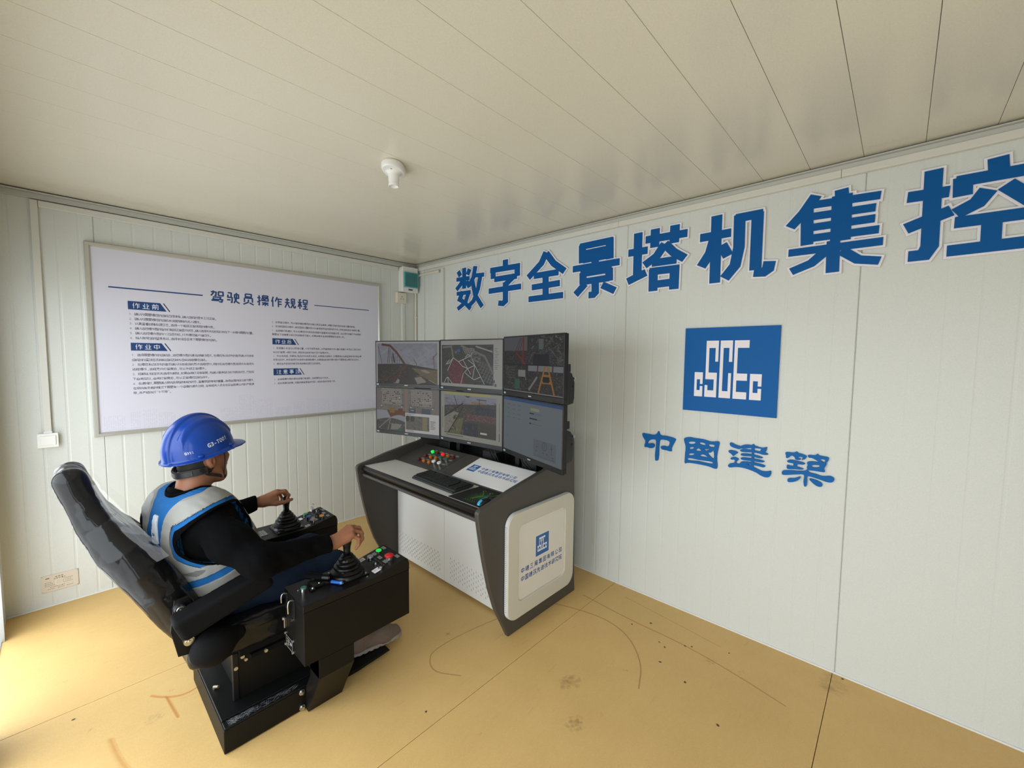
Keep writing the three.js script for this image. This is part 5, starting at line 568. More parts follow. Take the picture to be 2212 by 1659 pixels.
const EDGE = [[-0.905, 0.735], [-0.711, 1.346], [-0.655, 1.963], [-0.844, 2.598]], TOPY = [[1.744, 1.744], [1.744, 1.753], [1.753, 1.765]], MIDY = 1.372, BOTY = 0.985;
const WHERE = [['upper left monitor showing a red crane jib under a grey sky', 'upper middle monitor showing a site from above with white steel beams', 'upper right monitor split into four dark camera views'], ['lower left monitor with four views, one a white settings page', 'lower middle monitor showing a wide building site under a yellow bar', 'lower right monitor showing a grey control page with slider bars']];
for (let row = 0; row < 2; row++) for (let k = 0; k < 3; k++) {
  const [x0, z0] = EDGE[k], [x1, z1] = EDGE[k + 1], y1 = row ? MIDY - 0.0015 : (TOPY[k][0] + TOPY[k][1]) / 2, y0 = row ? BOTY : MIDY + 0.0015, w = Math.hypot(x1 - x0, z1 - z0) - 0.004, h = y1 - y0;
  const t = new THREE.Group(); t.name = numbered('monitor'); t.position.set((x0 + x1) / 2, y0, (z0 + z1) / 2); t.rotation.y = Math.atan2(x1 - x0, z1 - z0) - Math.PI / 2; t.at = V(0, 0, 0); scene.add(t);
  tag(t, WHERE[row][k], 'monitor', 'six monitors above the console');
  const B = 0.008, CH = 0.03, [c, g] = canvas(960, 540); g.scale(1.5, 1.5); SCREENS[row * 3 + k](g);
  const rim = (a, b, c2, d, n) => part(t, n, bx(a, b, c2, d, -0.016, 0.002, 0.002), bezelMat);
  rim(-w / 2, w / 2, h - B, h, 'bezel'); rim(-w / 2, -w / 2 + B, CH, h - B, 'bezel'); rim(w / 2 - B, w / 2, CH, h - B, 'bezel'); rim(-w / 2, w / 2, 0, CH, 'chin');
  const screenTex = tex(c);
  part(t, 'screen', quad(V(-w / 2 + B, h - B, 0), V(w / 2 - B, h - B, 0), V(w / 2 - B, CH, 0), V(-w / 2 + B, CH, 0)), phys(0x0c0c0d, 0.4, { specularIntensity: 0.4, emissive: 0xffffff, emissiveMap: screenTex, emissiveIntensity: 0.64 }));
  part(t, 'back_shell', [bx(-w / 2 + 0.002, w / 2 - 0.002, 0.004, h - 0.002, -0.03, -0.002, 0.004), bx(-w * 0.3, w * 0.3, h * 0.15, h * 0.8, -0.05, -0.03, 0.006)], shellMat);
  part(t, 'brand_mark', quad(V(-0.022, 0.0215, 0.0026), V(0.022, 0.0215, 0.0026), V(0.022, 0.0095, 0.0026), V(-0.022, 0.0095, 0.0026)), mat(0xffffff, 0.4, 0, { map: brandTex }));
  part(t, 'indicator_sticker', [bx(-w / 2 + 0.012, -w / 2 + 0.02, 0.01, 0.021, 0.001, 0.0026), bx(-w / 2 + 0.024, -w / 2 + 0.033, 0.01, 0.021, 0.001, 0.0026)], ledMat);
  part(t, 'menu_button', [0, 1, 2, 3, 4].map((i) => bx(w / 2 - 0.1 + i * 0.017, w / 2 - 0.092 + i * 0.017, 0.009, 0.012, 0.001, 0.0026)), shellMat);
  const lamp = new THREE.RectAreaLight(0xc8ccd4, 0.1, w - 0.03, h - 0.05); lamp.position.set(0, h / 2, 0.004); lamp.rotation.y = Math.PI; lamp.name = 'screen_glow'; t.add(lamp);
}
{
  const t = thing('monitor_stand', 'black steel monitor stand with hinged side arms behind the screens', 'monitor stand', [-0.52, 0.815, 1.66]);
  for (const z of [1.34, 1.98]) { part(t, 'post', bx(-0.53, -0.49, 0.822, 1.7, z - 0.02, z + 0.02, 0.004), black); part(t, 'base_plate', bx(-0.575, -0.42, 0.815, 0.824, z - 0.11, z + 0.11, 0.002), black); }
  for (const y of [1.2, 1.56]) {
    part(t, 'cross_bar', bx(-0.55, -0.5, y - 0.025, y + 0.025, 0.98, 2.4, 0.004), black);
    for (const [za, xa, s] of [[2.36, -0.74, 1], [1.02, -0.78, -1]]) {
      const y2 = y - 0.13, P = (x, z) => V(x, y2, z);
      part(t, 'arm', [cyl(V(-0.525, y, za - s * 0.02), V(-0.54, y2 + 0.02, za + s * 0.08), 0.02, 0.016, 12), cyl(V(-0.54, y2 + 0.02, za + s * 0.08), V(xa + 0.035, y2 + 0.02, za + s * 0.02), 0.016, 0.016, 12)], black);
      part(t, 'hinge_plate', [extrude([[-0.66, -0.1], [-0.54, -0.085], [-0.53, -0.05], [-0.53, 0.045], [-0.56, 0.1], [-0.6, 0.115], [-0.66, 0.1]], za + s * 0.075, za + s * 0.09, 'z', 0.002).translate(0, y2, 0), extrude([[-0.66, -0.1], [-0.54, -0.085], [-0.53, -0.05], [-0.53, 0.045], [-0.56, 0.1], [-0.6, 0.115], [-0.66, 0.1]], za + s * 0.02 - 0.008, za + s * 0.03, 'z', 0.002).translate(0, y2, 0)], black);
      part(t, 'bolt', [cyl(V(-0.535, y2 + 0.07, za + s * 0.01), V(-0.535, y2 + 0.07, za + s * 0.098), 0.008, 0.008, 12)], chrome);
    }
  }
  for (const k of [0, 1, 2]) for (const y of [1.2, 1.56]) { const [x0, z0] = EDGE[k], [x1, z1] = EDGE[k + 1], xm = (x0 + x1) / 2, zm = (z0 + z1) / 2; part(t, 'mounting_plate', bx(xm + 0.058, xm + 0.066, y - 0.06, y + 0.06, zm - 0.06, zm + 0.06, 0.002), black); part(t, 'link', cyl(V(xm + 0.062, y, zm), V(-0.525, y, Math.min(2.4, Math.max(0.98, zm))), 0.018, 0.018, 12), black); }
}
const cableBlack = mat(0x151515, 0.5), cableWhite = mat(0xdedede, 0.45);
one('screen_cable', [tube([[-0.7, 1.0, 0.86], [-0.67, 0.96, 0.875], [-0.63, 0.93, 0.87], [-0.58, 0.9, 0.9]], 0.006)], cableWhite, 'white cable hanging below the lower left monitor', 'cable');
one('screen_cable', [tube([[-0.63, 1.0, 1.78], [-0.61, 0.95, 1.785], [-0.57, 0.88, 1.79]], 0.0045), tube([[-0.63, 1.0, 1.8], [-0.6, 0.95, 1.8], [-0.57, 0.87, 1.82]], 0.0045), tube([[-0.63, 1.0, 1.85], [-0.61, 0.94, 1.852], [-0.58, 0.87, 1.86]], 0.004)], cableBlack, 'black cables hanging below the lower middle monitor', 'cable');
one('screen_cable', [tube([[-0.7, 1.0, 2.16], [-0.66, 0.94, 2.15], [-0.58, 0.88, 2.14]], 0.0045), tube([[-0.7, 1.0, 2.19], [-0.67, 0.95, 2.185], [-0.59, 0.88, 2.17]], 0.0045)], cableBlack, 'black cables hanging below the lower right monitor', 'cable');
one('power_rail', [bx(-0.6, -0.565, 0.88, 1.0, 0.93, 0.96, 0.003), bx(-0.606, -0.6, 0.89, 0.99, 0.938, 0.95)], black, 'black slotted bracket below the lower left monitor', 'bracket');
// ---------- the operator chair with its two control boxes ----------
const ZC = 1.64, steel = phys(0x0a0908, 0.5, { specularIntensity: 0.45 }), steelTop = phys(0x0d0d0e, 0.42, { specularIntensity: 0.55 }), plastic = phys(0x060607, 0.75, { specularIntensity: 0.3 }), rubber = phys(0x070708, 0.32, { specularIntensity: 0.7 }), fabric = phys(0x111114, 0.8, { specularIntensity: 0.4 }), film = new THREE.MeshPhysicalMaterial({ color: 0xffffff, roughness: 0.07, transmission: 1, thickness: 0, ior: 1.5 });
const chair = thing('operator_chair', 'black operator chair in clear plastic wrap with joystick boxes on both sides', 'operator chair', [-2.05, 0, ZC]);
{
  const t = chair;
  // base box with a lid, suspension riser and footplate
  part(t, 'base_box', [bx(-2.288, -1.81, 0.004, 0.104, 1.412, 1.987, 0.004)], steel);
  part(t, 'base_lid', [bx(-2.284, -1.83, 0.105, 0.116, 1.416, 1.936, 0.003), bx(-2.284, -1.83, 0.1035, 0.1125, 1.939, 1.984, 0.003)], steelTop);
  const scratch = (() => { const [c, g] = canvas(512, 64), r = rngOf(8); g.clearRect(0, 0, 512, 64); for (let k = 0; k < 160; k++) { g.strokeStyle = `rgba(150,155,160,${0.05 + 0.2 * r()})`; g.lineWidth = 1 + r() * 5; const x = Math.pow(r(), 1.6) * 480; g.beginPath(); g.moveTo(x, r() * 64); g.lineTo(x + 10 + r() * 50, r() * 64); g.stroke(); } return tex(c); })();
  part(t, 'worn_edge', quad(V(-2.27, 0.1131, 1.942), V(-1.99, 0.1131, 1.942), V(-1.99, 0.1131, 1.982), V(-2.27, 0.1131, 1.982)), mat(0xffffff, 0.5, 0, { map: scratch, transparent: true }), 'rubbed grey paint on the lid edge');
  part(t, 'riser', [bx(-2.205, -1.83, 0.116, 0.335, 1.845, 1.857, 0.002), bx(-2.205, -1.83, 0.116, 0.335, 1.423, 1.435, 0.002), bx(-2.2, -2.188, 0.116, 0.25, 1.44, 1.84, 0.002)], steel); part(t, 'riser_flange', [bx(-2.222, -2.2, 0.116, 0.33, 1.84, 1.862, 0.003)], steelTop);
  part(t, 'bellows', [0, 1, 2, 3, 4].map((k) => bx(-2.18 - (k % 2) * 0.006, -1.84, 0.117 + k * 0.042, 0.158 + k * 0.042, 1.45, 1.83, 0.012)), deepBlack);
  part(t, 'seat_frame', [bx(-2.2, -1.83, 0.315, 0.345, 1.4, 1.88, 0.004), bx(-2.16, -1.86, 0.292, 0.31, 1.868, 1.888, 0.003)], plastic);
  part(t, 'lid_knob', [cyl(V(-2.262, 0.113, 1.712), V(-2.262, 0.128, 1.712), 0.006, 0.006, 10), cyl(V(-2.262, 0.124, 1.712), V(-2.25, 0.132, 1.735), 0.007, 0.006, 10)], mat(0x9a9484, 0.35, 0.8));
  for (const y of [0.093, 0.02]) part(t, 'bolt', [cyl(V(-1.988, y, 1.986), V(-1.988, y, 1.992), 0.013, 0.013, 16), cyl(V(-1.988, y, 1.992), V(-1.988, y, 2.001), 0.0085, 0.008, 6)], chrome);
  for (const [x, y, z, r] of [[-2.185, 0.305, 1.862, 0.009], [-2.172, 0.285, 1.862, 0.007], [-2.1, 0.302, 1.89, 0.008], [-2.21, 0.262, 1.858, 0.009]]) part(t, 'bolt', cyl(V(x, y, z - 0.004), V(x, y, z + 0.006), r, r * 0.9, 12), mat(0xb5b0a2, 0.3, 0.85));
  part(t, 'footplate', [extrude([[-1.83, 0.006], [-1.83, 0.016], [-1.72, 0.022], [-1.52, 0.03], [-1.515, 0.022], [-1.7, 0.006]].reverse(), 1.4, 1.95, 'z', 0.001), bx(-1.84, -1.795, 0.004, 0.1, 1.45, 1.97, 0.003)], steel);
  // cushion
  const cush = (x, y, z) => { const qx = Math.abs(x + 2.1) - 0.24, qy = Math.abs(y - 0.405) - 0.036, qz = Math.abs(z - ZC) - 0.215, e = Math.hypot(Math.max(qx, 0), Math.max(qy, 0), Math.max(qz, 0)) + Math.min(Math.max(qx, qy, qz), 0); return e - 0.036 - 0.004 * Math.cos((x + 2.1) * 30) * (y > 0.43 ? 1 : 0); };
  const wrapped = phys(0x0b0b0d, 0.55, { specularIntensity: 0.3, clearcoat: 0.5, clearcoatRoughness: 0.1 });
  part(t, 'seat_cushion', net((x, y, z) => cush(x, y, z) - 0.005 * noise.noise(x * 26 + y * 20, y * 14, z * 9), [-2.42, 0.3, 1.35], [-1.78, 0.5, 1.93], 0.0085), wrapped);
  // backrest: a curved shell that narrows into the headrest, and the clear bag pulled over it
  const SP = [[-2.667, 1.158, 0.047, 0.112], [-2.645, 1.09, 0.05, 0.122], [-2.612, 0.99, 0.056, 0.155], [-2.555, 0.885, 0.068, 0.228], [-2.5, 0.8, 0.076, 0.246], [-2.438, 0.69, 0.078, 0.248], [-2.38, 0.57, 0.073, 0.238], [-2.335, 0.45, 0.062, 0.215]];
  const back = (ra, bag) => (x, y, z) => {
    let best = 9, r = 0, w = 0;
    for (let i = 0; i + 1 < SP.length; i++) { const [ax, ay, ar, aw] = SP[i], [bx1, by, br, bw] = SP[i + 1], dx = bx1 - ax, dy = by - ay; let q = ((x - ax) * dx + (y - ay) * dy) / (dx * dx + dy * dy); q = q < 0 ? 0 : q > 1 ? 1 : q; const d = Math.hypot(x - ax - dx * q, y - ay - dy * q); if (d < best) { best = d; r = ar + (br - ar) * q; w = aw + (bw - aw) * q; if (bag) w = Math.max(w, 0.118 + 0.13 * THREE.MathUtils.clamp((1.12 - y) / 0.24, 0, 1)); } }
    const s = Math.abs(z - ZC), rim = THREE.MathUtils.smoothstep(s, w * 0.45, w * 0.95); r = r * (0.93 + 0.1 * rim) + ra; w += ra;
    const dz = s - (w - r); return dz > 0 ? Math.hypot(best, dz) - r : best - r;
  };
  // black upholstery under tight clear film (glossy, creased), and the loose film that bridges from the headrest to the wings
  const crease = (x, y, z) => { const a = (x + 2.5) * 0.425 - (y - 0.8) * 0.905, n = (x + 2.5) * 0.905 + (y - 0.8) * 0.425, p = noise.noise(x * 7 - y * 5, x * 4 + y * 4, z * 9), b = noise.noise(a * 5 + 5, n * 14 + a * 3, z * 15), c = noise.noise(a * 15 - 3, n * 22, z * 22 + 4); return 0.005 * p + 0.0065 * (0.25 - Math.abs(b)) + 0.002 * (0.2 - Math.abs(c)); };
  const core0 = back(0, false), core = (x, y, z) => core0(x, y, z) + crease(x, y, z);
  part(t, 'backrest', net(core, [-2.78, 0.36, 1.34], [-2.22, 1.25, 1.94], 0.0072), phys(0x0b0b0d, 0.55, { specularIntensity: 0.3, clearcoat: 0.5, clearcoatRoughness: 0.08 }), 'black backrest with headrest under tight clear plastic');
  for (const s of [1, -1]) {                                 // a slack sheet of film from the headrest edge down to each wing
    const outer = new THREE.CatmullRomCurve3([V(-2.61, 1.165, 0.075), V(-2.575, 1.1, 0.115), V(-2.53, 1.03, 0.165), V(-2.48, 0.95, 0.21), V(-2.42, 0.85, 0.24)]), inner = new THREE.CatmullRomCurve3([V(-2.66, 1.13, 0.07), V(-2.63, 1.05, 0.09), V(-2.6, 0.975, 0.12), V(-2.545, 0.89, 0.18), V(-2.49, 0.81, 0.2)]), nu = 44, nv = 12, pos = [], idx = [];
    for (let i = 0; i <= nu; i++) for (let k = 0; k <= nv; k++) { const p = inner.getPoint(i / nu).lerp(outer.getPoint(i / nu), k / nv), w = Math.sin((k / nv) * Math.PI) * 0.006 + 0.003 * noise.noise(i * 0.35, k * 0.4, 2); pos.push(p.x + w * 0.5, p.y + w * 0.4, ZC + s * (p.z + w)); if (i < nu && k < nv) { const a = i * (nv + 1) + k; idx.push(a, a + 1, a + nv + 2, a, a + nv + 2, a + nv + 1); } }
    const g = new THREE.BufferGeometry(); g.setAttribute('position', new THREE.Float32BufferAttribute(pos, 3)); g.setIndex(idx); g.computeVertexNormals(); part(t, 'plastic_wrap', g, film, 'slack clear plastic between headrest and shoulder wing');
  }
  // tilting armrests, recliner covers and hinge plates
  for (const s of [1, -1]) {
    const zz = ZC + s * 0.335, P = (x, y) => [x, y];
    const arm = (x, y, z) => { const c = 0.928, n = 0.372, u = (x + 2.265) * c + (y - 0.645) * n, v = -(x + 2.265) * n + (y - 0.645) * c, qx = Math.abs(u) - 0.145, qy = Math.abs(v + 0.012 * u / 0.15) - (0.026 - 0.06 * u * 0.18), qz = Math.abs(z - zz) - 0.03; return Math.hypot(Math.max(qx, 0), Math.max(qy, 0), Math.max(qz, 0)) + Math.min(Math.max(qx, qy, qz), 0) - 0.02; };
    part(t, 'armrest', net(arm, [-2.46, 0.52, zz - 0.07], [-2.08, 0.78, zz + 0.07], 0.008), plastic);
    const zk = ZC + s * 0.3, cover = (x, y, z) => { const a = ell([-2.305, 0.455, zk + s * 0.012], [0.078, 0.074, 0.055])(x, y, z), b = cap([-2.29, 0.47, zk, 0.045], [-2.215, 0.462, zk - s * 0.01, 0.03])(x, y, z); return smin(a, b, 0.03); };
    part(t, 'recliner_cover', net(cover, [-2.42, 0.36, zk - 0.08], [-2.15, 0.56, zk + 0.1], 0.008), plastic);
    part(t, 'hinge_plate', extrude([[-2.41, 0.45], [-2.35, 0.44], [-2.33, 0.54], [-2.37, 0.68], [-2.415, 0.68], [-2.43, 0.56]], Math.min(ZC + s * 0.262, ZC + s * 0.274), Math.max(ZC + s * 0.262, ZC + s * 0.274), 'z', 0.002), steel);
    for (const [x, y] of [[-2.4, 0.647], [-2.378, 0.512]]) part(t, 'bolt', [cyl(V(x, y, ZC + s * 0.268), V(x, y, ZC + s * 0.3), 0.02, 0.018, 20), cyl(V(x, y, ZC + s * 0.3), V(x, y, ZC + s * 0.304), 0.0135, 0.0125, 20), cyl(V(x, y, ZC + s * 0.304), V(x, y, ZC + s * 0.307), 0.006, 0.005, 6)], s > 0 ? [chrome, chrome][0] : chrome);
  }
  // control boxes
  const tiltY = (x) => 0.584 + Math.max(0, x + 1.7) * 0.215;
  const boltRow = (x, z) => cyl(V(x, tiltY(x) - 0.002, z), V(x, tiltY(x) + 0.003, z), 0.0042, 0.0036, 10);
  for (const right of [true, false]) {
    const [z0, z1] = right ? [1.932, 2.148] : [1.127, 1.346], zm = (z0 + z1) / 2, zs = right ? 2.03 : 1.245;
    const box = new THREE.Group(); box.name = 'control_box'; box.at = t.at; box.userData.label = right ? 'right control box with red stop button' : 'left control box with yellow button'; t.add(box);
    part(box, 'housing', extrude([[-2.03, 0.32], [-2.03, 0.551], [-1.52, 0.551], [-1.52, 0.322], [-1.815, 0.316], [-1.82, 0.232], [-1.972, 0.232], [-1.972, 0.32]].reverse(), z0 + 0.001, z1 - 0.001, 'z', 0.002), steel);
    part(box, 'lid', extrude([[-2.031, 0.553], [-2.031, 0.584], [-1.71, 0.584], [-1.69, 0.586], [-1.545, 0.617], [-1.535, 0.616], [-1.527, 0.608], [-1.519, 0.585], [-1.519, 0.553]].reverse(), z0, z1, 'z', 0.002), steelTop);
    const out = right ? z1 : z0, inn = right ? 1.989 : 1.41;
    const br = extrude([[out, 0.317], [out, 0.232], [inn + (right ? 0.028 : -0.012), 0.004], [inn, 0.004], [inn, 0.1], [inn + (right ? 0.06 : -0.06), 0.2], [inn + (right ? 0.06 : -0.06), 0.317]].map(([z, y]) => [-z, y]), -1.972, -1.815, 'x', 0.001); part(box, 'mounting_bracket', br, steel);
    // joystick: rubber bellows, shaft and grip
    const j = V(-1.785, 0.584, zs), prof = [[0, 0], [0.076, 0], [0.077, 0.012], [0.07, 0.02], [0.073, 0.028], [0.066, 0.034], [0.057, 0.038], [0.061, 0.045], [0.059, 0.051], [0.047, 0.055], [0.05, 0.062], [0.048, 0.067], [0.037, 0.071], [0.04, 0.078], [0.037, 0.084], [0.027, 0.088], [0.029, 0.094], [0.025, 0.1], [0.017, 0.103], [0, 0.103]];
    part(box, 'joystick_boot', [toCreasedNormals(lathe(prof, j, 40), 0.9), bx(j.x - 0.075, j.x + 0.075, 0.584, 0.59, zs - 0.072, zs + 0.072, 0.002)], rubber);
    part(box, 'joystick_grip', [lathe([[0, 0.098], [0.017, 0.098], [0.0155, 0.12], [0.0175, 0.14], [0.021, 0.152], [0.022, 0.17], [0.017, 0.186], [0.008, 0.192], [0, 0.192]], j, 24)], rubber);
    for (const [dx, dz] of [[0.062, 0.062], [-0.062, 0.062], [0.062, -0.062], [-0.062, -0.062]]) part(box, 'screw', cyl(V(j.x + dx, 0.588, zs + dz), V(j.x + dx, 0.5935, zs + dz), 0.0045, 0.004, 10), chrome);
    const capBtn = (x, z, h, r, m, ring = chrome, dome = 0) => { const y = tiltY(x), b = [cyl(V(x, y, z), V(x, y + h, z), r * 0.92, r * 0.92, 18)]; part(box, 'push_button', b, ring); part(box, 'button_cap', dome ? [lathe([[0, h + 0.013], [r * 0.8, h + 0.011], [r * 1.18, h + 0.006], [r * 1.2, h], [r * 0.8, h - 0.004], [0, h - 0.004]].reverse(), V(x, y, z), 24)] : cyl(V(x, y + h, z), V(x, y + h + 0.006, z), r, r * 0.92, 20), m); };
    const card = (x, z, w, d, m, lift = 0.0012) => { const h = d / 2, a = w / 2; part(box, 'label_card', quad(V(x + a, tiltY(x + a) + lift, z - h), V(x + a, tiltY(x + a) + lift, z + h), V(x - a, tiltY(x - a) + lift, z + h), V(x - a, tiltY(x - a) + lift, z - h)), m); };
    const label = (kind) => { const [c, g] = canvas(128, 96); g.fillStyle = kind === 2 ? '#b9b7b0' : kind ? '#e6e3e8' : '#8b8a86'; g.fillRect(0, 0, 128, 96); g.fillStyle = '#4a4850'; if (kind === 1) { g.fillStyle = '#2a2a2e'; g.beginPath(); g.moveTo(48, 16); g.lineTo(72, 10); g.lineTo(60, 34); g.fill(); g.fillStyle = 'rgba(90,80,120,0.6)'; for (let k = 0; k < 6; k++) g.fillRect(24 + (k % 2) * 8, 40 + k * 8, 66 - (k % 3) * 10, 3); } else if (kind === 2) for (let k = 0; k < 12; k++) g.fillRect(14 + k * 8, 24, 2 + (k * 7) % 4, 52); else { g.fillStyle = '#55534f'; g.fillRect(12, 26, 100, 5); g.fillRect(12, 44, 84, 5); g.fillRect(12, 62, 92, 5); } return mat(0xffffff, 0.4, kind ? 0 : 0.3, { map: tex(c) }); };
    const L0 = label(0), L1 = label(1), L2 = label(2), knobBlack = mat(0x17181a, 0.35);
    const selector = (x, z) => { const y = tiltY(x); part(box, 'selector_switch', [cyl(V(x, y, z), V(x, y + 0.012, z), 0.015, 0.0145, 20)], chrome); part(box, 'selector_knob', [cyl(V(x, y + 0.012, z), V(x, y + 0.016, z), 0.0128, 0.012, 18), bx(x - 0.0035, x + 0.0035, y + 0.015, y + 0.025, z - 0.012, z + 0.012, 0.003)], knobBlack); };
    if (right) {
      capBtn(-1.594, 1.982, 0.012, 0.0145, mat(0x25d455, 0.3, 0, { emissive: 0x18e84c, emissiveIntensity: 0.6 })); capBtn(-1.592, 2.08, 0.016, 0.0185, mat(0xc8161f, 0.35), mat(0xd8d8d8, 0.25, 0.9), 1); capBtn(-1.648, 1.995, 0.014, 0.0165, mat(0x9a9c9c, 0.35, 0.4)); selector(-1.65, 2.052); selector(-1.652, 2.106);
      card(-1.674, 1.958, 0.026, 0.03, L2); card(-1.676, 2.104, 0.034, 0.034, L1); for (const [x, z] of [[-1.557, 1.967], [-1.612, 1.972], [-1.613, 2.026], [-1.615, 2.082], [-1.557, 2.096]]) card(x, z, 0.016, 0.032, L0, 0.002);
      capBtn(-1.993, 2.052, 0.026, 0.0125, mat(0x2e6e5e, 0.35));
      part(box, 'screw', [boltRow(-2.001, 2.009), boltRow(-1.73, 2.118)], chrome);
      // clips, hinge bits and diagram plate on the rear end of the box
      part(box, 'clip', [tube([[-2.034, 0.57, 1.965], [-2.05, 0.573, 1.965], [-2.055, 0.56, 1.965], [-2.055, 0.535, 1.965]], 0.0035, 14, 6), tube([[-2.034, 0.57, 2.045], [-2.05, 0.573, 2.045], [-2.055, 0.56, 2.045], [-2.055, 0.52, 2.045]], 0.0035, 14, 6)], chrome);
      part(box, 'clip_plate', [bx(-2.036, -2.03, 0.5, 0.575, 1.955, 1.975, 0.001), bx(-2.036, -2.03, 0.49, 0.575, 2.03, 2.058, 0.001)], knobBlack); part(box, 'latch', [bx(-2.042, -2.03, 0.405, 0.45, 1.94, 1.952, 0.002), bx(-2.046, -2.034, 0.44, 0.452, 1.934, 1.945, 0.002), cyl(V(-2.04, 0.477, 2.028), V(-2.03, 0.477, 2.028), 0.009, 0.009, 12)], chrome);
      const [c, g] = canvas(128, 96); g.fillStyle = '#121212'; g.fillRect(0, 0, 128, 96); g.strokeStyle = '#c9c7c0'; g.lineWidth = 3; g.strokeRect(5, 5, 118, 86); g.fillStyle = '#bcbab4'; for (let k = 0; k < 5; k++) g.fillRect(20 + (k % 2) * 14, 22 + k * 12, 50 - k * 5, 4); g.fillRect(84, 30, 22, 22);
      part(box, 'diagram_plate', quad(V(-2.0325, 0.372, 1.94), V(-2.0325, 0.372, 2.022), V(-2.0325, 0.316, 2.022), V(-2.0325, 0.316, 1.94)), mat(0xffffff, 0.45, 0, { map: tex(c) }));
      for (const [y, z] of [[0.374, 1.938], [0.374, 2.024], [0.322, 1.938], [0.322, 2.024]]) part(box, 'screw', cyl(V(-2.037, y, z), V(-2.03, y, z), 0.005, 0.005, 10), mat(0xd0cfca, 0.3, 0.8));
    } else {
      capBtn(-1.653, 1.19, 0.02, 0.0145, mat(0x1f8a55, 0.35)); capBtn(-1.655, 1.247, 0.02, 0.0145, mat(0x224f96, 0.35)); capBtn(-1.661, 1.315, 0.022, 0.0155, mat(0x8e9092, 0.35, 0.4)); capBtn(-1.602, 1.308, 0.016, 0.015, mat(0xd79a35, 0.35)); selector(-1.608, 1.247); selector(-1.575, 1.19);
      card(-1.69, 1.182, 0.036, 0.032, L1); card(-1.69, 1.314, 0.026, 0.03, L2); for (const [x, z] of [[-1.63, 1.245], [-1.63, 1.285], [-1.565, 1.31], [-1.565, 1.25], [-1.548, 1.2]]) card(x, z, 0.016, 0.032, L0, 0.002);
      const plate = label(0); plate.metalness = 0.6; card(-1.925, 1.238, 0.06, 0.085, plate, 0.002); for (const [x, z] of [[-1.95, 1.2], [-1.9, 1.2], [-1.95, 1.276], [-1.9, 1.276]]) part(box, 'screw', cyl(V(x, 0.585, z), V(x, 0.589, z), 0.0035, 0.003, 8), chrome);
      const y = tiltY(-1.592); part(box, 'key_switch', [cyl(V(-1.592, y, 1.145), V(-1.592, y + 0.014, 1.145), 0.0135, 0.013, 18), bx(-1.594, -1.59, y + 0.014, y + 0.026, 1.139, 1.151, 0.001), new THREE.TorusGeometry(0.012, 0.002, 8, 18).rotateY(0.6).translate(-1.592, y + 0.036, 1.145)], chrome);
    }
  }
}
// black clamp lamp and blue pen lying on the right box
{
  const t = thing('clamp_torch', 'black torch in a clamp lying on the right control box behind the joystick', 'torch', [-1.91, 0.585, 2.01]);
  part(t, 'body', [cyl(V(-1.945, 0.612, 1.955), V(-1.892, 0.608, 2.015), 0.015, 0.015, 20)], plastic); part(t, 'head', [cyl(V(-1.892, 0.608, 2.015), V(-1.872, 0.606, 2.038), 0.018, 0.018, 20), cyl(V(-1.872, 0.606, 2.038), V(-1.87, 0.6058, 2.04), 0.014, 0.014, 20)], rubber);
  part(t, 'clamp', [bx(-1.95, -1.9, 0.585, 0.599, 1.985, 2.045, 0.003), bx(-1.935, -1.9, 0.597, 0.61, 1.98, 2.0, 0.003), bx(-1.965, -1.945, 0.585, 0.594, 2.035, 2.06, 0.002)], black); part(t, 'screw', [cyl(V(-1.92, 0.599, 2.036), V(-1.92, 0.603, 2.036), 0.005, 0.004, 10), cyl(V(-1.955, 0.594, 2.052), V(-1.955, 0.598, 2.052), 0.005, 0.004, 10)], chrome);
  const m = thing('marker_pen', 'bright blue marker pen beside the right joystick', 'pen', [-1.85, 0.59, 2.08]), a = V(-1.872, 0.5935, 2.056), d = V(0.028, 0, 0.045).normalize(), at = (k) => a.clone().addScaledVector(d, k);
  part(m, 'barrel', cyl(at(0), at(0.046), 0.0075, 0.0075, 16), mat(0x1f5fbe, 0.35)); part(m, 'cap', cyl(at(0.046), at(0.056), 0.0079, 0.0072, 16), mat(0x4d8fd6, 0.35)); part(m, 'tip', cyl(at(0.056), at(0.064), 0.0082, 0.0074, 16), black);
}
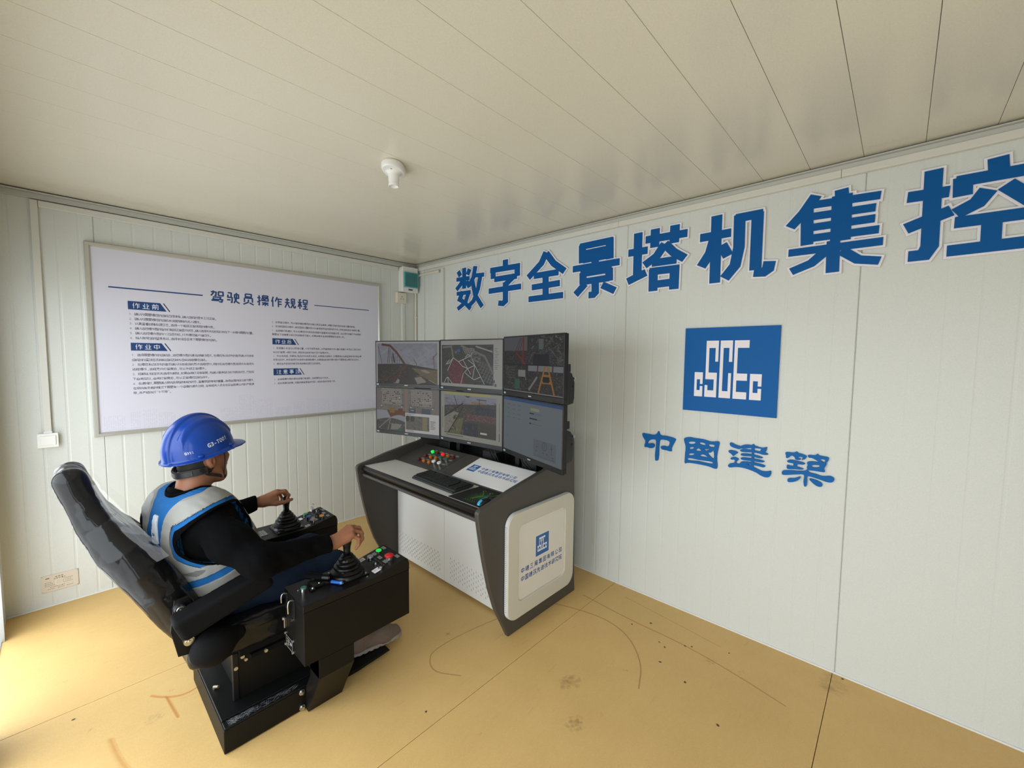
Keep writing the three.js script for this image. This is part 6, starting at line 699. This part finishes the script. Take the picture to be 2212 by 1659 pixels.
// ---------- the operator ----------
{
  const P = thing('person', 'seated man in blue helmet and blue reflective vest working both joysticks', 'person', [-2.2, 0, ZC]);
  const skin = phys(0x8f5d42, 0.55, { sheen: 0.15, sheenRoughness: 0.5 }), cloth = phys(0x060607, 0.95, { specularIntensity: 0.15 }), vestBlue = phys(0x2468a8, 0.85, { specularIntensity: 0.3 }), reflect = mat(0x8f8f8b, 0.6), denim = phys(0x1a2435, 0.9, { specularIntensity: 0.2 }), suede = mat(0x6a5a50, 0.95), soleMat = mat(0x8d857d, 0.8), hairMat = mat(0x17130f, 0.7);
  const hv = (() => { const [c, g] = canvas(256, 256); g.fillStyle = '#ffffff'; g.fillRect(0, 0, 256, 256); g.fillStyle = '#b7bfc9'; for (let y = 0; y < 32; y++) for (let x = 0; x < 32; x++) g.fillRect(x * 8 + (y % 2) * 4, y * 8, 4, 4); const t = tex(c); t.wrapS = t.wrapT = THREE.RepeatWrapping; t.repeat.set(7, 7); return t; })();
  vestBlue.map = hv;
  // torso, arms and legs as fields
  const ya = 0.3, yc = Math.cos(ya), ys = Math.sin(ya), XT = -2.27;
  const yaw = (f) => (x, y, z) => { const a = x - XT, b = z - ZC; return f(XT + a * yc - b * ys, y, ZC + a * ys + b * yc); };        // chest turned a little to his left
  const torsoF = blend([ell([-2.235, 0.6, ZC], [0.16, 0.15, 0.19]), ell([-2.235, 0.7, ZC], [0.165, 0.16, 0.178]), ell([-2.285, 0.84, ZC], [0.146, 0.16, 0.185]), cap([-2.315, 0.935, ZC - 0.12, 0.075], [-2.315, 0.935, ZC + 0.12, 0.075])], 0.09);
  const torso = yaw(torsoF);
  const armR = blend([cap([-2.262, 0.9, ZC + 0.185, 0.07], [-2.225, 0.848, ZC + 0.28, 0.072]), cap([-2.225, 0.848, ZC + 0.28, 0.072], [-2.15, 0.782, 2.04, 0.06]), cap([-2.15, 0.782, 2.04, 0.06], [-1.86, 0.768, 2.035, 0.042])], 0.05);
  const armL = blend([cap([-2.385, 0.9, ZC - 0.17, 0.068], [-2.33, 0.83, ZC - 0.25, 0.068]), cap([-2.33, 0.83, ZC - 0.25, 0.068], [-2.17, 0.76, 1.27, 0.058]), cap([-2.17, 0.76, 1.27, 0.058], [-1.935, 0.776, 1.245, 0.042])], 0.05);
  const neckC = cap([-2.325, 0.96, ZC, 0.075], [-2.305, 1.045, ZC, 0.064]);
  const legR = blend([cap([-2.22, 0.555, ZC + 0.085, 0.105], [-1.745, 0.515, 1.795, 0.074]), cap([-1.745, 0.515, 1.795, 0.072], [-1.63, 0.15, 1.835, 0.055])], 0.06), legL = blend([cap([-2.22, 0.555, ZC - 0.085, 0.105], [-1.745, 0.515, 1.49, 0.074]), cap([-1.745, 0.515, 1.49, 0.072], [-1.63, 0.15, 1.45, 0.055])], 0.06);
  const fold = (x, y, z, a) => a * (noise.noise(x * 13, y * 13, z * 13) + 0.6 * noise.noise(x * 30 + y * 18, y * 26, z * 22));
  // head in its own frame: turned a little to his left and up
  const C = V(-2.262, 1.165, 1.638), psi = 0.38, tilt = 0.07, FW = V(Math.cos(psi) * Math.cos(tilt), Math.sin(tilt), -Math.sin(psi) * Math.cos(tilt)), RT = V(Math.sin(psi), 0, Math.cos(psi)), UP = new THREE.Vector3().crossVectors(RT, FW);
  const inHead = (f) => (x, y, z) => { const a = x - C.x, b = y - C.y, c = z - C.z; return f(a * FW.x + b * FW.y + c * FW.z, a * UP.x + b * UP.y + c * UP.z, a * RT.x + b * RT.y + c * RT.z); };
  const toW = (f, u, s) => V(C.x, C.y, C.z).addScaledVector(FW, f).addScaledVector(UP, u).addScaledVector(RT, s);
  const skullF = (() => {
    const cran = ell([-0.006, 0.05, 0], [0.1, 0.098, 0.078]), face = ell([0.034, -0.02, 0], [0.07, 0.092, 0.062]), chin = cap([0.062, -0.1, -0.012, 0.026], [0.062, -0.1, 0.012, 0.026]), brow = cap([0.083, 0.034, -0.034, 0.014], [0.083, 0.034, 0.034, 0.014]), bridge = cap([0.094, 0.018, 0, 0.009], [0.112, -0.022, 0, 0.012]), wingL = ell([0.104, -0.026, 0.012], [0.011, 0.009, 0.009]), wingR = ell([0.104, -0.026, -0.012], [0.011, 0.009, 0.009]), lip1 = ell([0.094, -0.056, 0], [0.011, 0.006, 0.023]), lip2 = ell([0.091, -0.068, 0], [0.011, 0.007, 0.019]), neck = cap([-0.03, -0.05, 0, 0.06], [-0.062, -0.18, 0, 0.067]), jawR = cap([-0.002, -0.04, 0.05, 0.02], [0.05, -0.098, 0.026, 0.02]), jawL = cap([-0.002, -0.04, -0.05, 0.02], [0.05, -0.098, -0.026, 0.02]), cheekR = ell([0.06, -0.012, 0.04], [0.03, 0.026, 0.022]), cheekL = ell([0.06, -0.012, -0.04], [0.03, 0.026, 0.022]);
    return (f, u, s) => {
      let d = smin(cran(f, u, s), face(f, u, s), 0.03); d = smin(d, chin(f, u, s), 0.03); d = smin(d, jawR(f, u, s), 0.03); d = smin(d, jawL(f, u, s), 0.03); d = smin(d, brow(f, u, s), 0.015); d = smin(d, cheekR(f, u, s), 0.02); d = smin(d, cheekL(f, u, s), 0.02); d = smin(d, neck(f, u, s), 0.035);
      for (const k of [-1, 1]) d = smax(d, -(Math.hypot(f - 0.1, u - 0.014, s - k * 0.032) - 0.015), 0.01);
      d = smin(d, bridge(f, u, s), 0.012); d = smin(d, wingL(f, u, s), 0.006); d = smin(d, wingR(f, u, s), 0.006); d = smin(d, lip1(f, u, s), 0.004); d = smin(d, lip2(f, u, s), 0.004);
      for (const k of [-1, 1]) { const q = s * k; const ear = Math.hypot((f + 0.012) / 0.6, u + 0.004 + (f + 0.012) * 0.25, (q - 0.077) / 0.44) - 0.034; const con = Math.hypot((f + 0.006) / 0.6, (u + 0.006) / 1.15, (q - 0.092) / 0.6) - 0.0135; d = smin(d, Math.max(ear * 0.45, -con * 0.6), 0.006); }
      return d;
    };
  })();
  const head = inHead(skullF);
  // hands closed over the joystick knobs
  const finger = (k, ...pts) => { const fs = []; for (let i = 0; i + 1 < pts.length; i++) fs.push(cap(pts[i], pts[i + 1])); return blend(fs, k); };
  const hand = (wrist, knuckles, chains, thumb, heel) => { const palm = blend([...knuckles.map((k) => cap([...wrist, 0.019], [...k, 0.0125])), ...heel], 0.02), fs = chains.map((c) => finger(0.003, ...c)), th = finger(0.004, ...thumb); return (x, y, z) => { let d = palm(x, y, z); for (const f of fs) d = smin(d, f(x, y, z), 0.006); return smin(d, th(x, y, z), 0.01); }; };
  const handR = hand([-1.85, 0.766, 2.033], [[-1.768, 0.8, 2.0], [-1.762, 0.804, 2.021], [-1.764, 0.797, 2.042], [-1.774, 0.783, 2.061]],
    [[[-1.768, 0.8, 2.0, 0.0105], [-1.73, 0.79, 1.993, 0.0098], [-1.716, 0.758, 1.99, 0.0088], [-1.728, 0.738, 1.992, 0.0078]], [[-1.762, 0.804, 2.021, 0.0108], [-1.72, 0.79, 2.022, 0.01], [-1.704, 0.755, 2.021, 0.009], [-1.714, 0.733, 2.02, 0.008]], [[-1.764, 0.797, 2.042, 0.0105], [-1.722, 0.776, 2.046, 0.0098], [-1.714, 0.741, 2.044, 0.009], [-1.728, 0.72, 2.041, 0.0078]], [[-1.774, 0.783, 2.061, 0.0095], [-1.745, 0.758, 2.069, 0.0088], [-1.744, 0.728, 2.066, 0.008], [-1.756, 0.711, 2.061, 0.007]]],
    [[-1.835, 0.757, 2.01, 0.017], [-1.806, 0.745, 1.99, 0.0125], [-1.772, 0.74, 1.985, 0.0105], [-1.748, 0.742, 1.988, 0.009]], [cap([-1.85, 0.766, 2.033, 0.0235], [-1.93, 0.762, 2.035, 0.028]), cap([-1.84, 0.758, 2.045, 0.019], [-1.79, 0.768, 2.056, 0.015])]);
  const handL = hand([-1.915, 0.778, 1.243], [[-1.84, 0.812, 1.268], [-1.833, 0.818, 1.248], [-1.834, 0.812, 1.228], [-1.842, 0.8, 1.21]],
    [[[-1.84, 0.812, 1.268, 0.0105], [-1.8, 0.815, 1.274, 0.0098], [-1.778, 0.79, 1.274, 0.0088], [-1.786, 0.77, 1.268, 0.0078]], [[-1.833, 0.818, 1.248, 0.0108], [-1.79, 0.812, 1.25, 0.01], [-1.77, 0.78, 1.25, 0.009], [-1.78, 0.757, 1.248, 0.008]], [[-1.834, 0.812, 1.228, 0.0105], [-1.794, 0.8, 1.226, 0.0098], [-1.776, 0.768, 1.228, 0.009], [-1.786, 0.748, 1.23, 0.0078]], [[-1.842, 0.8, 1.21, 0.0095], [-1.806, 0.784, 1.205, 0.0088], [-1.795, 0.756, 1.208, 0.008], [-1.804, 0.74, 1.212, 0.007]]],
    [[-1.895, 0.768, 1.262, 0.018], [-1.85, 0.757, 1.282, 0.0135], [-1.805, 0.757, 1.288, 0.011], [-1.768, 0.764, 1.288, 0.009]], [cap([-1.915, 0.778, 1.243, 0.0235], [-2.0, 0.766, 1.255, 0.028]), cap([-1.905, 0.768, 1.26, 0.02], [-1.845, 0.78, 1.27, 0.015])]);
  const coreF = (x, y, z) => Math.min(torso(x, y, z) + 0.03, armR(x, y, z) + 0.03, armL(x, y, z) + 0.03, legR(x, y, z) + 0.03, legL(x, y, z) + 0.03, neckC(x, y, z) + 0.012);
  part(P, 'body', [net(head, [-2.42, 0.965, 1.52], [-2.12, 1.33, 1.76], 0.0042), net((x, y, z) => Math.max(handR(x, y, z), -1.92 - x), [-1.94, 0.69, 1.96], [-1.67, 0.83, 2.1], 0.0032), net((x, y, z) => Math.max(handL(x, y, z), -1.99 - x), [-2.01, 0.72, 1.18], [-1.73, 0.85, 1.32], 0.0032), net(coreF, [-2.46, 0.1, 1.2], [-1.55, 1.1, 2.1], 0.016)], skin, 'tanned head, neck and hands');
  // fingernails, eyes, hair
  const hairF = (x, y, z) => Math.max(head(x, y, z) - 0.0032, inHead((f, u, s) => Math.max(f - 0.012 + 0.35 * Math.max(0, -u), -0.062 - u - 0.25 * f))(x, y, z), -(inHead((f, u, s) => Math.hypot((f + 0.012) / 0.7, u + 0.004, (Math.abs(s) - 0.08) / 0.9) - 0.036)(x, y, z)));
  part(P, 'hair', net(hairF, [-2.42, 1.06, 1.52], [-2.15, 1.33, 1.76], 0.0045), hairMat, 'short black hair');
  for (const k of [-1, 1]) { const e = part(P, 'eye', ball(toW(0.0805, 0.014, k * 0.032), 0.0125), mat(0xd9d4cc, 0.25)); part(e, 'iris', ball(toW(0.0885, 0.013, k * 0.0325), 0.0056), mat(0x22160f, 0.2)); part(P, 'eyebrow', tube([toW(0.096, 0.034, k * 0.014), toW(0.0985, 0.04, k * 0.03), toW(0.086, 0.037, k * 0.05)], 0.0036, 12, 6), hairMat); }
  // shirt, trousers, shoes
  const shirt = (x, y, z) => { const t = smin(torso(x, y, z) - 0.002, neckC(x, y, z) - 0.012, 0.03), a = Math.min(Math.max(armR(x, y, z), x + 1.872 - 0.0), Math.max(armL(x, y, z), x + 1.945)); return Math.max(smin(t, a + fold(x, y, z, 0.0065), 0.03), y - (1.056 - 0.42 * (x + 2.38 - (z - ZC) * 0.3)), 0.52 - y); };
  part(P, 'shirt', net(shirt, [-2.47, 0.5, 1.17], [-1.85, 1.11, 2.12], 0.009), cloth, 'black long sleeved shirt');
  const jeans = (x, y, z) => { const d = Math.min(smin(legR(x, y, z), legL(x, y, z), 0.05), ell([-2.24, 0.56, ZC], [0.165, 0.12, 0.195])(x, y, z)); return Math.max(d + fold(x, y, z, 0.006), 0.1 - y); };
  part(P, 'jeans', net(jeans, [-2.44, 0.09, 1.34], [-1.54, 0.72, 1.94], 0.0105), denim, 'dark blue jeans');
  for (const [x0, z0, k] of [[-1.655, 1.842, 1], [-1.655, 1.445, -1]]) {
    const yb = 0.026, dz = k * 0.03, q = (u) => [x0 + u, z0 + dz * (u / 0.25)];
    const [hx, hz] = q(0), [bxx, bz] = q(0.15), [tx, tz] = q(0.215);
    const up = blend([cap([hx, yb + 0.05, hz, 0.042], [hx + 0.02, 0.14, hz, 0.05]), cap([hx, yb + 0.045, hz, 0.042], [bxx, yb + 0.04, bz, 0.046]), cap([bxx, yb + 0.036, bz, 0.046], [tx, yb + 0.03, tz, 0.036])], 0.04);
    part(P, 'shoe', net((x, y, z) => Math.max(up(x, y, z) + 0.0016 * noise.noise(x * 60, y * 60, z * 60), yb + 0.014 - y, y - 0.15), [-1.74, 0.02, z0 - 0.08], [-1.36, 0.17, z0 + 0.1], 0.006), suede, 'greyish brown suede shoe');
    const so = (x, y, z) => { const a = Math.min(cap([hx, yb, hz, 0.046], [bxx, yb, bz, 0.05])(x, yb, z), cap([bxx, yb, bz, 0.05], [tx, yb, tz, 0.043])(x, yb, z)); return Math.max(a, yb + 0.004 - y, y - yb - 0.026, 0.004 * (Math.sin(x * 210) > 0.6 && y < yb + 0.014 ? 1 : 0) + a); };
    part(P, 'sole', net(so, [-1.74, 0.02, z0 - 0.08], [-1.36, 0.07, z0 + 0.1], 0.005), soleMat);
    part(P, 'laces', [0, 1, 2].map((i) => { const [lx, lz] = q(0.05 + i * 0.035); return tube([[lx, yb + 0.078 - i * 0.006, lz - 0.026], [lx + 0.004, yb + 0.092 - i * 0.007, lz], [lx, yb + 0.078 - i * 0.006, lz + 0.026]], 0.003, 10, 5); }), suede);
  }
  // reflective vest: armholes, bands around them and across the waist
  const S0 = 0.118, hole = (x, y) => (Math.hypot((x + 2.285) / 0.145, (y - 0.868) / 0.122) - 1) * 0.128;
  const yoke = cap([-2.32, 0.955, ZC - 0.1, 0.07], [-2.32, 0.955, ZC + 0.1, 0.07]);
  const nk = (x, z) => (Math.hypot((x + 2.28) / 0.108, (z - ZC) / 0.09) - 1) * 0.095;
  const vest = (off) => yaw((x, y, z) => { let t = smin(torsoF(x, y, z), yoke(x, y, z), 0.04) - off; if (t > 0.03) return t; t += fold(x, y, z, 0.0035); const s = Math.abs(z - ZC); return Math.max(t, -Math.max(hole(x, y), S0 - s), -Math.max(nk(x, z), 0.9 - y), 0.6 - y - 0.2 * (x + 2.3)); });
  const v0 = vest(0.02); part(P, 'vest', net(v0, [-2.52, 0.55, 1.36], [-2.0, 1.07, 1.95], 0.0052), vestBlue, 'blue mesh vest');
  const v1 = vest(0.0265), lvl = (x, y) => y - 0.3 * (x + 2.3);
  const strip = (name, m0, mtl, lb, h = 0.004, v = v1) => { const m = yaw(m0), g = net((x, y, z) => { const q = m(x, y, z); return q > 0.012 ? q : Math.max(v(x, y, z), q); }, [-2.52, 0.55, 1.36], [-2.0, 1.07, 1.95], h); for (const q of pieces(g)) part(P, name, q, mtl, lb); };
  for (const k of [1, -1]) strip('reflective_band', (x, y, z) => Math.max(Math.abs(Math.hypot(Math.max(hole(x, y), 0), Math.max(S0 - k * (z - ZC), 0)) - 0.044) - 0.022, 0.03 - k * (z - ZC), 0.775 - y - Math.max(0, -2.3 - x) * 0.9), reflect, 'silver band around the armhole');
  for (const c of [0.742, 0.662]) strip('reflective_band', (x, y, z) => Math.abs(lvl(x, y) - c) - 0.0235, reflect, 'silver band across the waist');
  for (const k of [1, -1]) strip('vest_piping', (x, y, z) => Math.max(Math.abs(Math.hypot(Math.max(hole(x, y), 0), Math.max(S0 - k * (z - ZC), 0)) - 0.004) - 0.005, 0.03 - k * (z - ZC)), cloth, 'black edging of the armhole', 0.004, vest(0.027));
  strip('vest_piping', (x, y, z) => Math.max(Math.abs(nk(x, z) - 0.004) - 0.005, 0.9 - y), cloth, 'black edging of the neckline', 0.004, vest(0.0265));
  strip('back_print', (x, y, z) => { const a = y - 0.905, b = z - (ZC + 0.012), l = Math.max(Math.abs(b + a * 0.25) - 0.017, Math.abs(a) - 0.055, 0.007 - Math.hypot(a + 0.02, b)); return Math.max(l, x + 2.36); }, mat(0xd7dde4, 0.7), 'white print on the back of the vest');
  strip('chest_patch', (x, y, z) => Math.max(Math.abs(y - 0.925 + 0.5 * (z - 1.57)) - 0.016, Math.abs(z - 1.57) - 0.018, -2.2 - x), mat(0x8f9296, 0.6), 'small grey mesh patch on the chest');
  // safety helmet
  const Hc = V(-2.27, 1.219, 1.638), ht = 0.2, HF = V(Math.cos(psi) * Math.cos(ht), Math.sin(ht), -Math.sin(psi) * Math.cos(ht)), HU = new THREE.Vector3().crossVectors(RT, HF);
  const shellF = (() => {
    const dome = ell([0, -0.02, 0], [0.137, 0.16, 0.113]), outR = ell([0, -0.02, 0], [0.145, 0.1685, 0.121]), inn = ell([0, -0.03, 0], [0.13, 0.153, 0.106]);
    return (f, u, s) => {
      let d = dome(f, u, s); const q = Math.abs(s);
      const wid = 0.017 + 0.01 * THREE.MathUtils.clamp(-f / 0.13, -1, 1);
      d = smin(d, smax(outR(f, u, s), q - wid, 0.008), 0.006);
      const off = q - 0.058 + 0.1 * Math.max(0, f) ; d = smin(d, smax(outR(f, u, s) + 0.002, Math.max(Math.abs(off) - 0.008, -f - 0.1, 0.03 - u), 0.008), 0.008);
      d = Math.max(d, -0.028 - u);
      const a = Math.atan2(s, f), e = f > 0 ? 0.014 + 0.036 * Math.pow(Math.max(0, Math.cos(a)), 2.6) : 0.014, R = 1 / Math.hypot(Math.cos(a) / 0.139, Math.sin(a) / 0.114), rr = Math.hypot(f, s), yb = -0.026 + (f > 0.1 ? -(f - 0.1) * 0.1 : 0) - (rr - R) * 0.25;
      const rim = Math.max(rr - R - e, Math.abs(u - yb) - 0.0032); d = smin(d, rim, 0.008);
      return Math.max(d, -Math.max(inn(f, u, s), 0));
    };
  })();
  const inHelm = (f) => (x, y, z) => { const a = x - Hc.x, b = y - Hc.y, c = z - Hc.z; return f(a * HF.x + b * HF.y + c * HF.z, a * HU.x + b * HU.y + c * HU.z, a * RT.x + b * RT.y + c * RT.z); };
  const hollow = (f, u, s) => Math.max(shellF(f, u, s), -ell([0, -0.03, 0], [0.129, 0.153, 0.105])(f, u, s));
  const helmetBlue = phys(0x0a3a90, 0.32, { specularIntensity: 0.6, clearcoat: 0.25, clearcoatRoughness: 0.12 });
  const helmet = part(P, 'helmet', net(inHelm(hollow), [-2.44, 1.1, 1.48], [-2.06, 1.4, 1.79], 0.0042), helmetBlue, 'blue safety helmet');
  const hW = (f, u, s) => Hc.clone().addScaledVector(HF, f).addScaledVector(HU, u).addScaledVector(RT, s);
  for (const k of [-1, 1]) for (const f of [-0.06, 0.075]) { const R = 0.114 * Math.sqrt(1 - (f / 0.139) ** 2) + 0.002; part(helmet, 'slot', ball(hW(f, -0.014, k * R), 1, 0.012, 0.007, 0.005, 10), helmetBlue); }
  // lettering wrapped on the right side of the helmet
  const decal = (f0, f1, u0, u1, map, skew = 0) => { const nu = 24, nv = 8, pos = [], uv = [], idx = []; for (let j = 0; j <= nv; j++) for (let i = 0; i <= nu; i++) { const f = f0 + ((f1 - f0) * i) / nu, u = u0 + ((u1 - u0) * j) / nv + skew * (i / nu); let s = 0.2; for (let k = 0; k < 60; k++) { const d = shellF(f, u, s); if (d < 0.0006) break; s -= Math.max(d * 0.7, 0.0003); } const p = hW(f, u, s); pos.push(p.x, p.y, p.z); uv.push(i / nu, j / nv); if (i < nu && j < nv) { const a = j * (nu + 1) + i; idx.push(a, a + 1, a + nu + 2, a, a + nu + 2, a + nu + 1); } } const g = new THREE.BufferGeometry(); g.setAttribute('position', new THREE.Float32BufferAttribute(pos, 3)); g.setAttribute('uv', new THREE.Float32BufferAttribute(uv, 2)); g.setIndex(idx); g.computeVertexNormals(); return part(helmet, 'lettering', g, mat(0xffffff, 0.5, 0, { map, transparent: true })); };
  const paint = (rows, w, h, wear) => { const [c, g] = canvas(w, h), r = rngOf(w + rows.length); g.fillStyle = '#e4e8f0'; rows.forEach(([s, x, y, px]) => { g.font = 'bold ' + px + 'px monospace'; g.fillText(s, x, y); }); g.globalCompositeOperation = 'destination-out'; for (let k = 0; k < wear; k++) { g.globalAlpha = 0.5 + 0.5 * r(); g.fillRect(w * (0.35 + 0.65 * Math.sqrt(r())), r() * h, 2 + r() * 7, 2 + r() * 9); } return tex(c); };
  decal(-0.03, 0.068, 0.004, 0.034, paint([['G3-T001', 8, 72, 72]], 320, 96, 60), 0.006); decal(-0.125, -0.07, 0.0, 0.034, paint([['0311', 100, 92, 46]], 240, 110, 90), 0.0);
  // harness: nape band, strap ends and chin strap
  const strapMat = mat(0x101012, 0.6), ribbon = (pts, w, th, nrm) => { const cv = new THREE.CatmullRomCurve3(pts), n = 28, pos = [], idx = []; for (let i = 0; i <= n; i++) { const p = cv.getPoint(i / n), t = cv.getTangent(i / n), o = nrm(p).addScaledVector(t, -nrm(p).dot(t)).normalize(), b = new THREE.Vector3().crossVectors(t, o).multiplyScalar(w / 2); for (const [sb, so] of [[-1, -1], [1, -1], [1, 1], [-1, 1]]) { const q = p.clone().addScaledVector(b, sb).addScaledVector(o, (so * th) / 2); pos.push(q.x, q.y, q.z); } if (i < n) for (let k = 0; k < 4; k++) { const a = i * 4 + k, c = i * 4 + ((k + 1) % 4); idx.push(a, c, c + 4, a, c + 4, a + 4); } } const g = new THREE.BufferGeometry(); g.setAttribute('position', new THREE.Float32BufferAttribute(pos, 3)); g.setIndex(idx); const m = g.toNonIndexed(); m.computeVertexNormals(); m.setAttribute('uv', new THREE.BufferAttribute(new Float32Array(m.attributes.position.count * 2), 2)); return m; };
  const outward = (p) => p.clone().sub(toW(0, p.clone().sub(C).dot(UP), 0)).normalize();
  const ring = []; for (let a = -75; a <= 75; a += 15) { const q = (a * Math.PI) / 180; ring.push(toW(-0.004 - 0.105 * Math.cos(q), -0.05 + 0.012 * Math.abs(Math.sin(q)), 0.086 * Math.sin(q))); }
  part(helmet, 'nape_band', ribbon(ring, 0.03, 0.006, outward), strapMat); part(helmet, 'adjuster', [ribbon(ring.slice(2, 9), 0.02, 0.011, outward)], black);
  for (const k of [1, -1]) { part(helmet, 'chin_strap', [ribbon([toW(-0.06, -0.03, k * 0.086), toW(-0.03, -0.058, k * 0.08), toW(0.02, -0.082, k * 0.068), toW(0.058, -0.104, k * 0.042), toW(0.078, -0.127, k * 0.008)], 0.013, 0.0025, outward), ribbon([toW(0.046, 0.03, k * 0.084), toW(0.05, -0.02, k * 0.078), toW(0.055, -0.07, k * 0.06), toW(0.06, -0.104, k * 0.044)], 0.01, 0.0025, outward)], strapMat); part(helmet, 'buckle', ball(toW(0.06, -0.1, k * 0.048), 1, 0.008, 0.008, 0.006, 10), black); }
}
renderer.render(scene, camera);
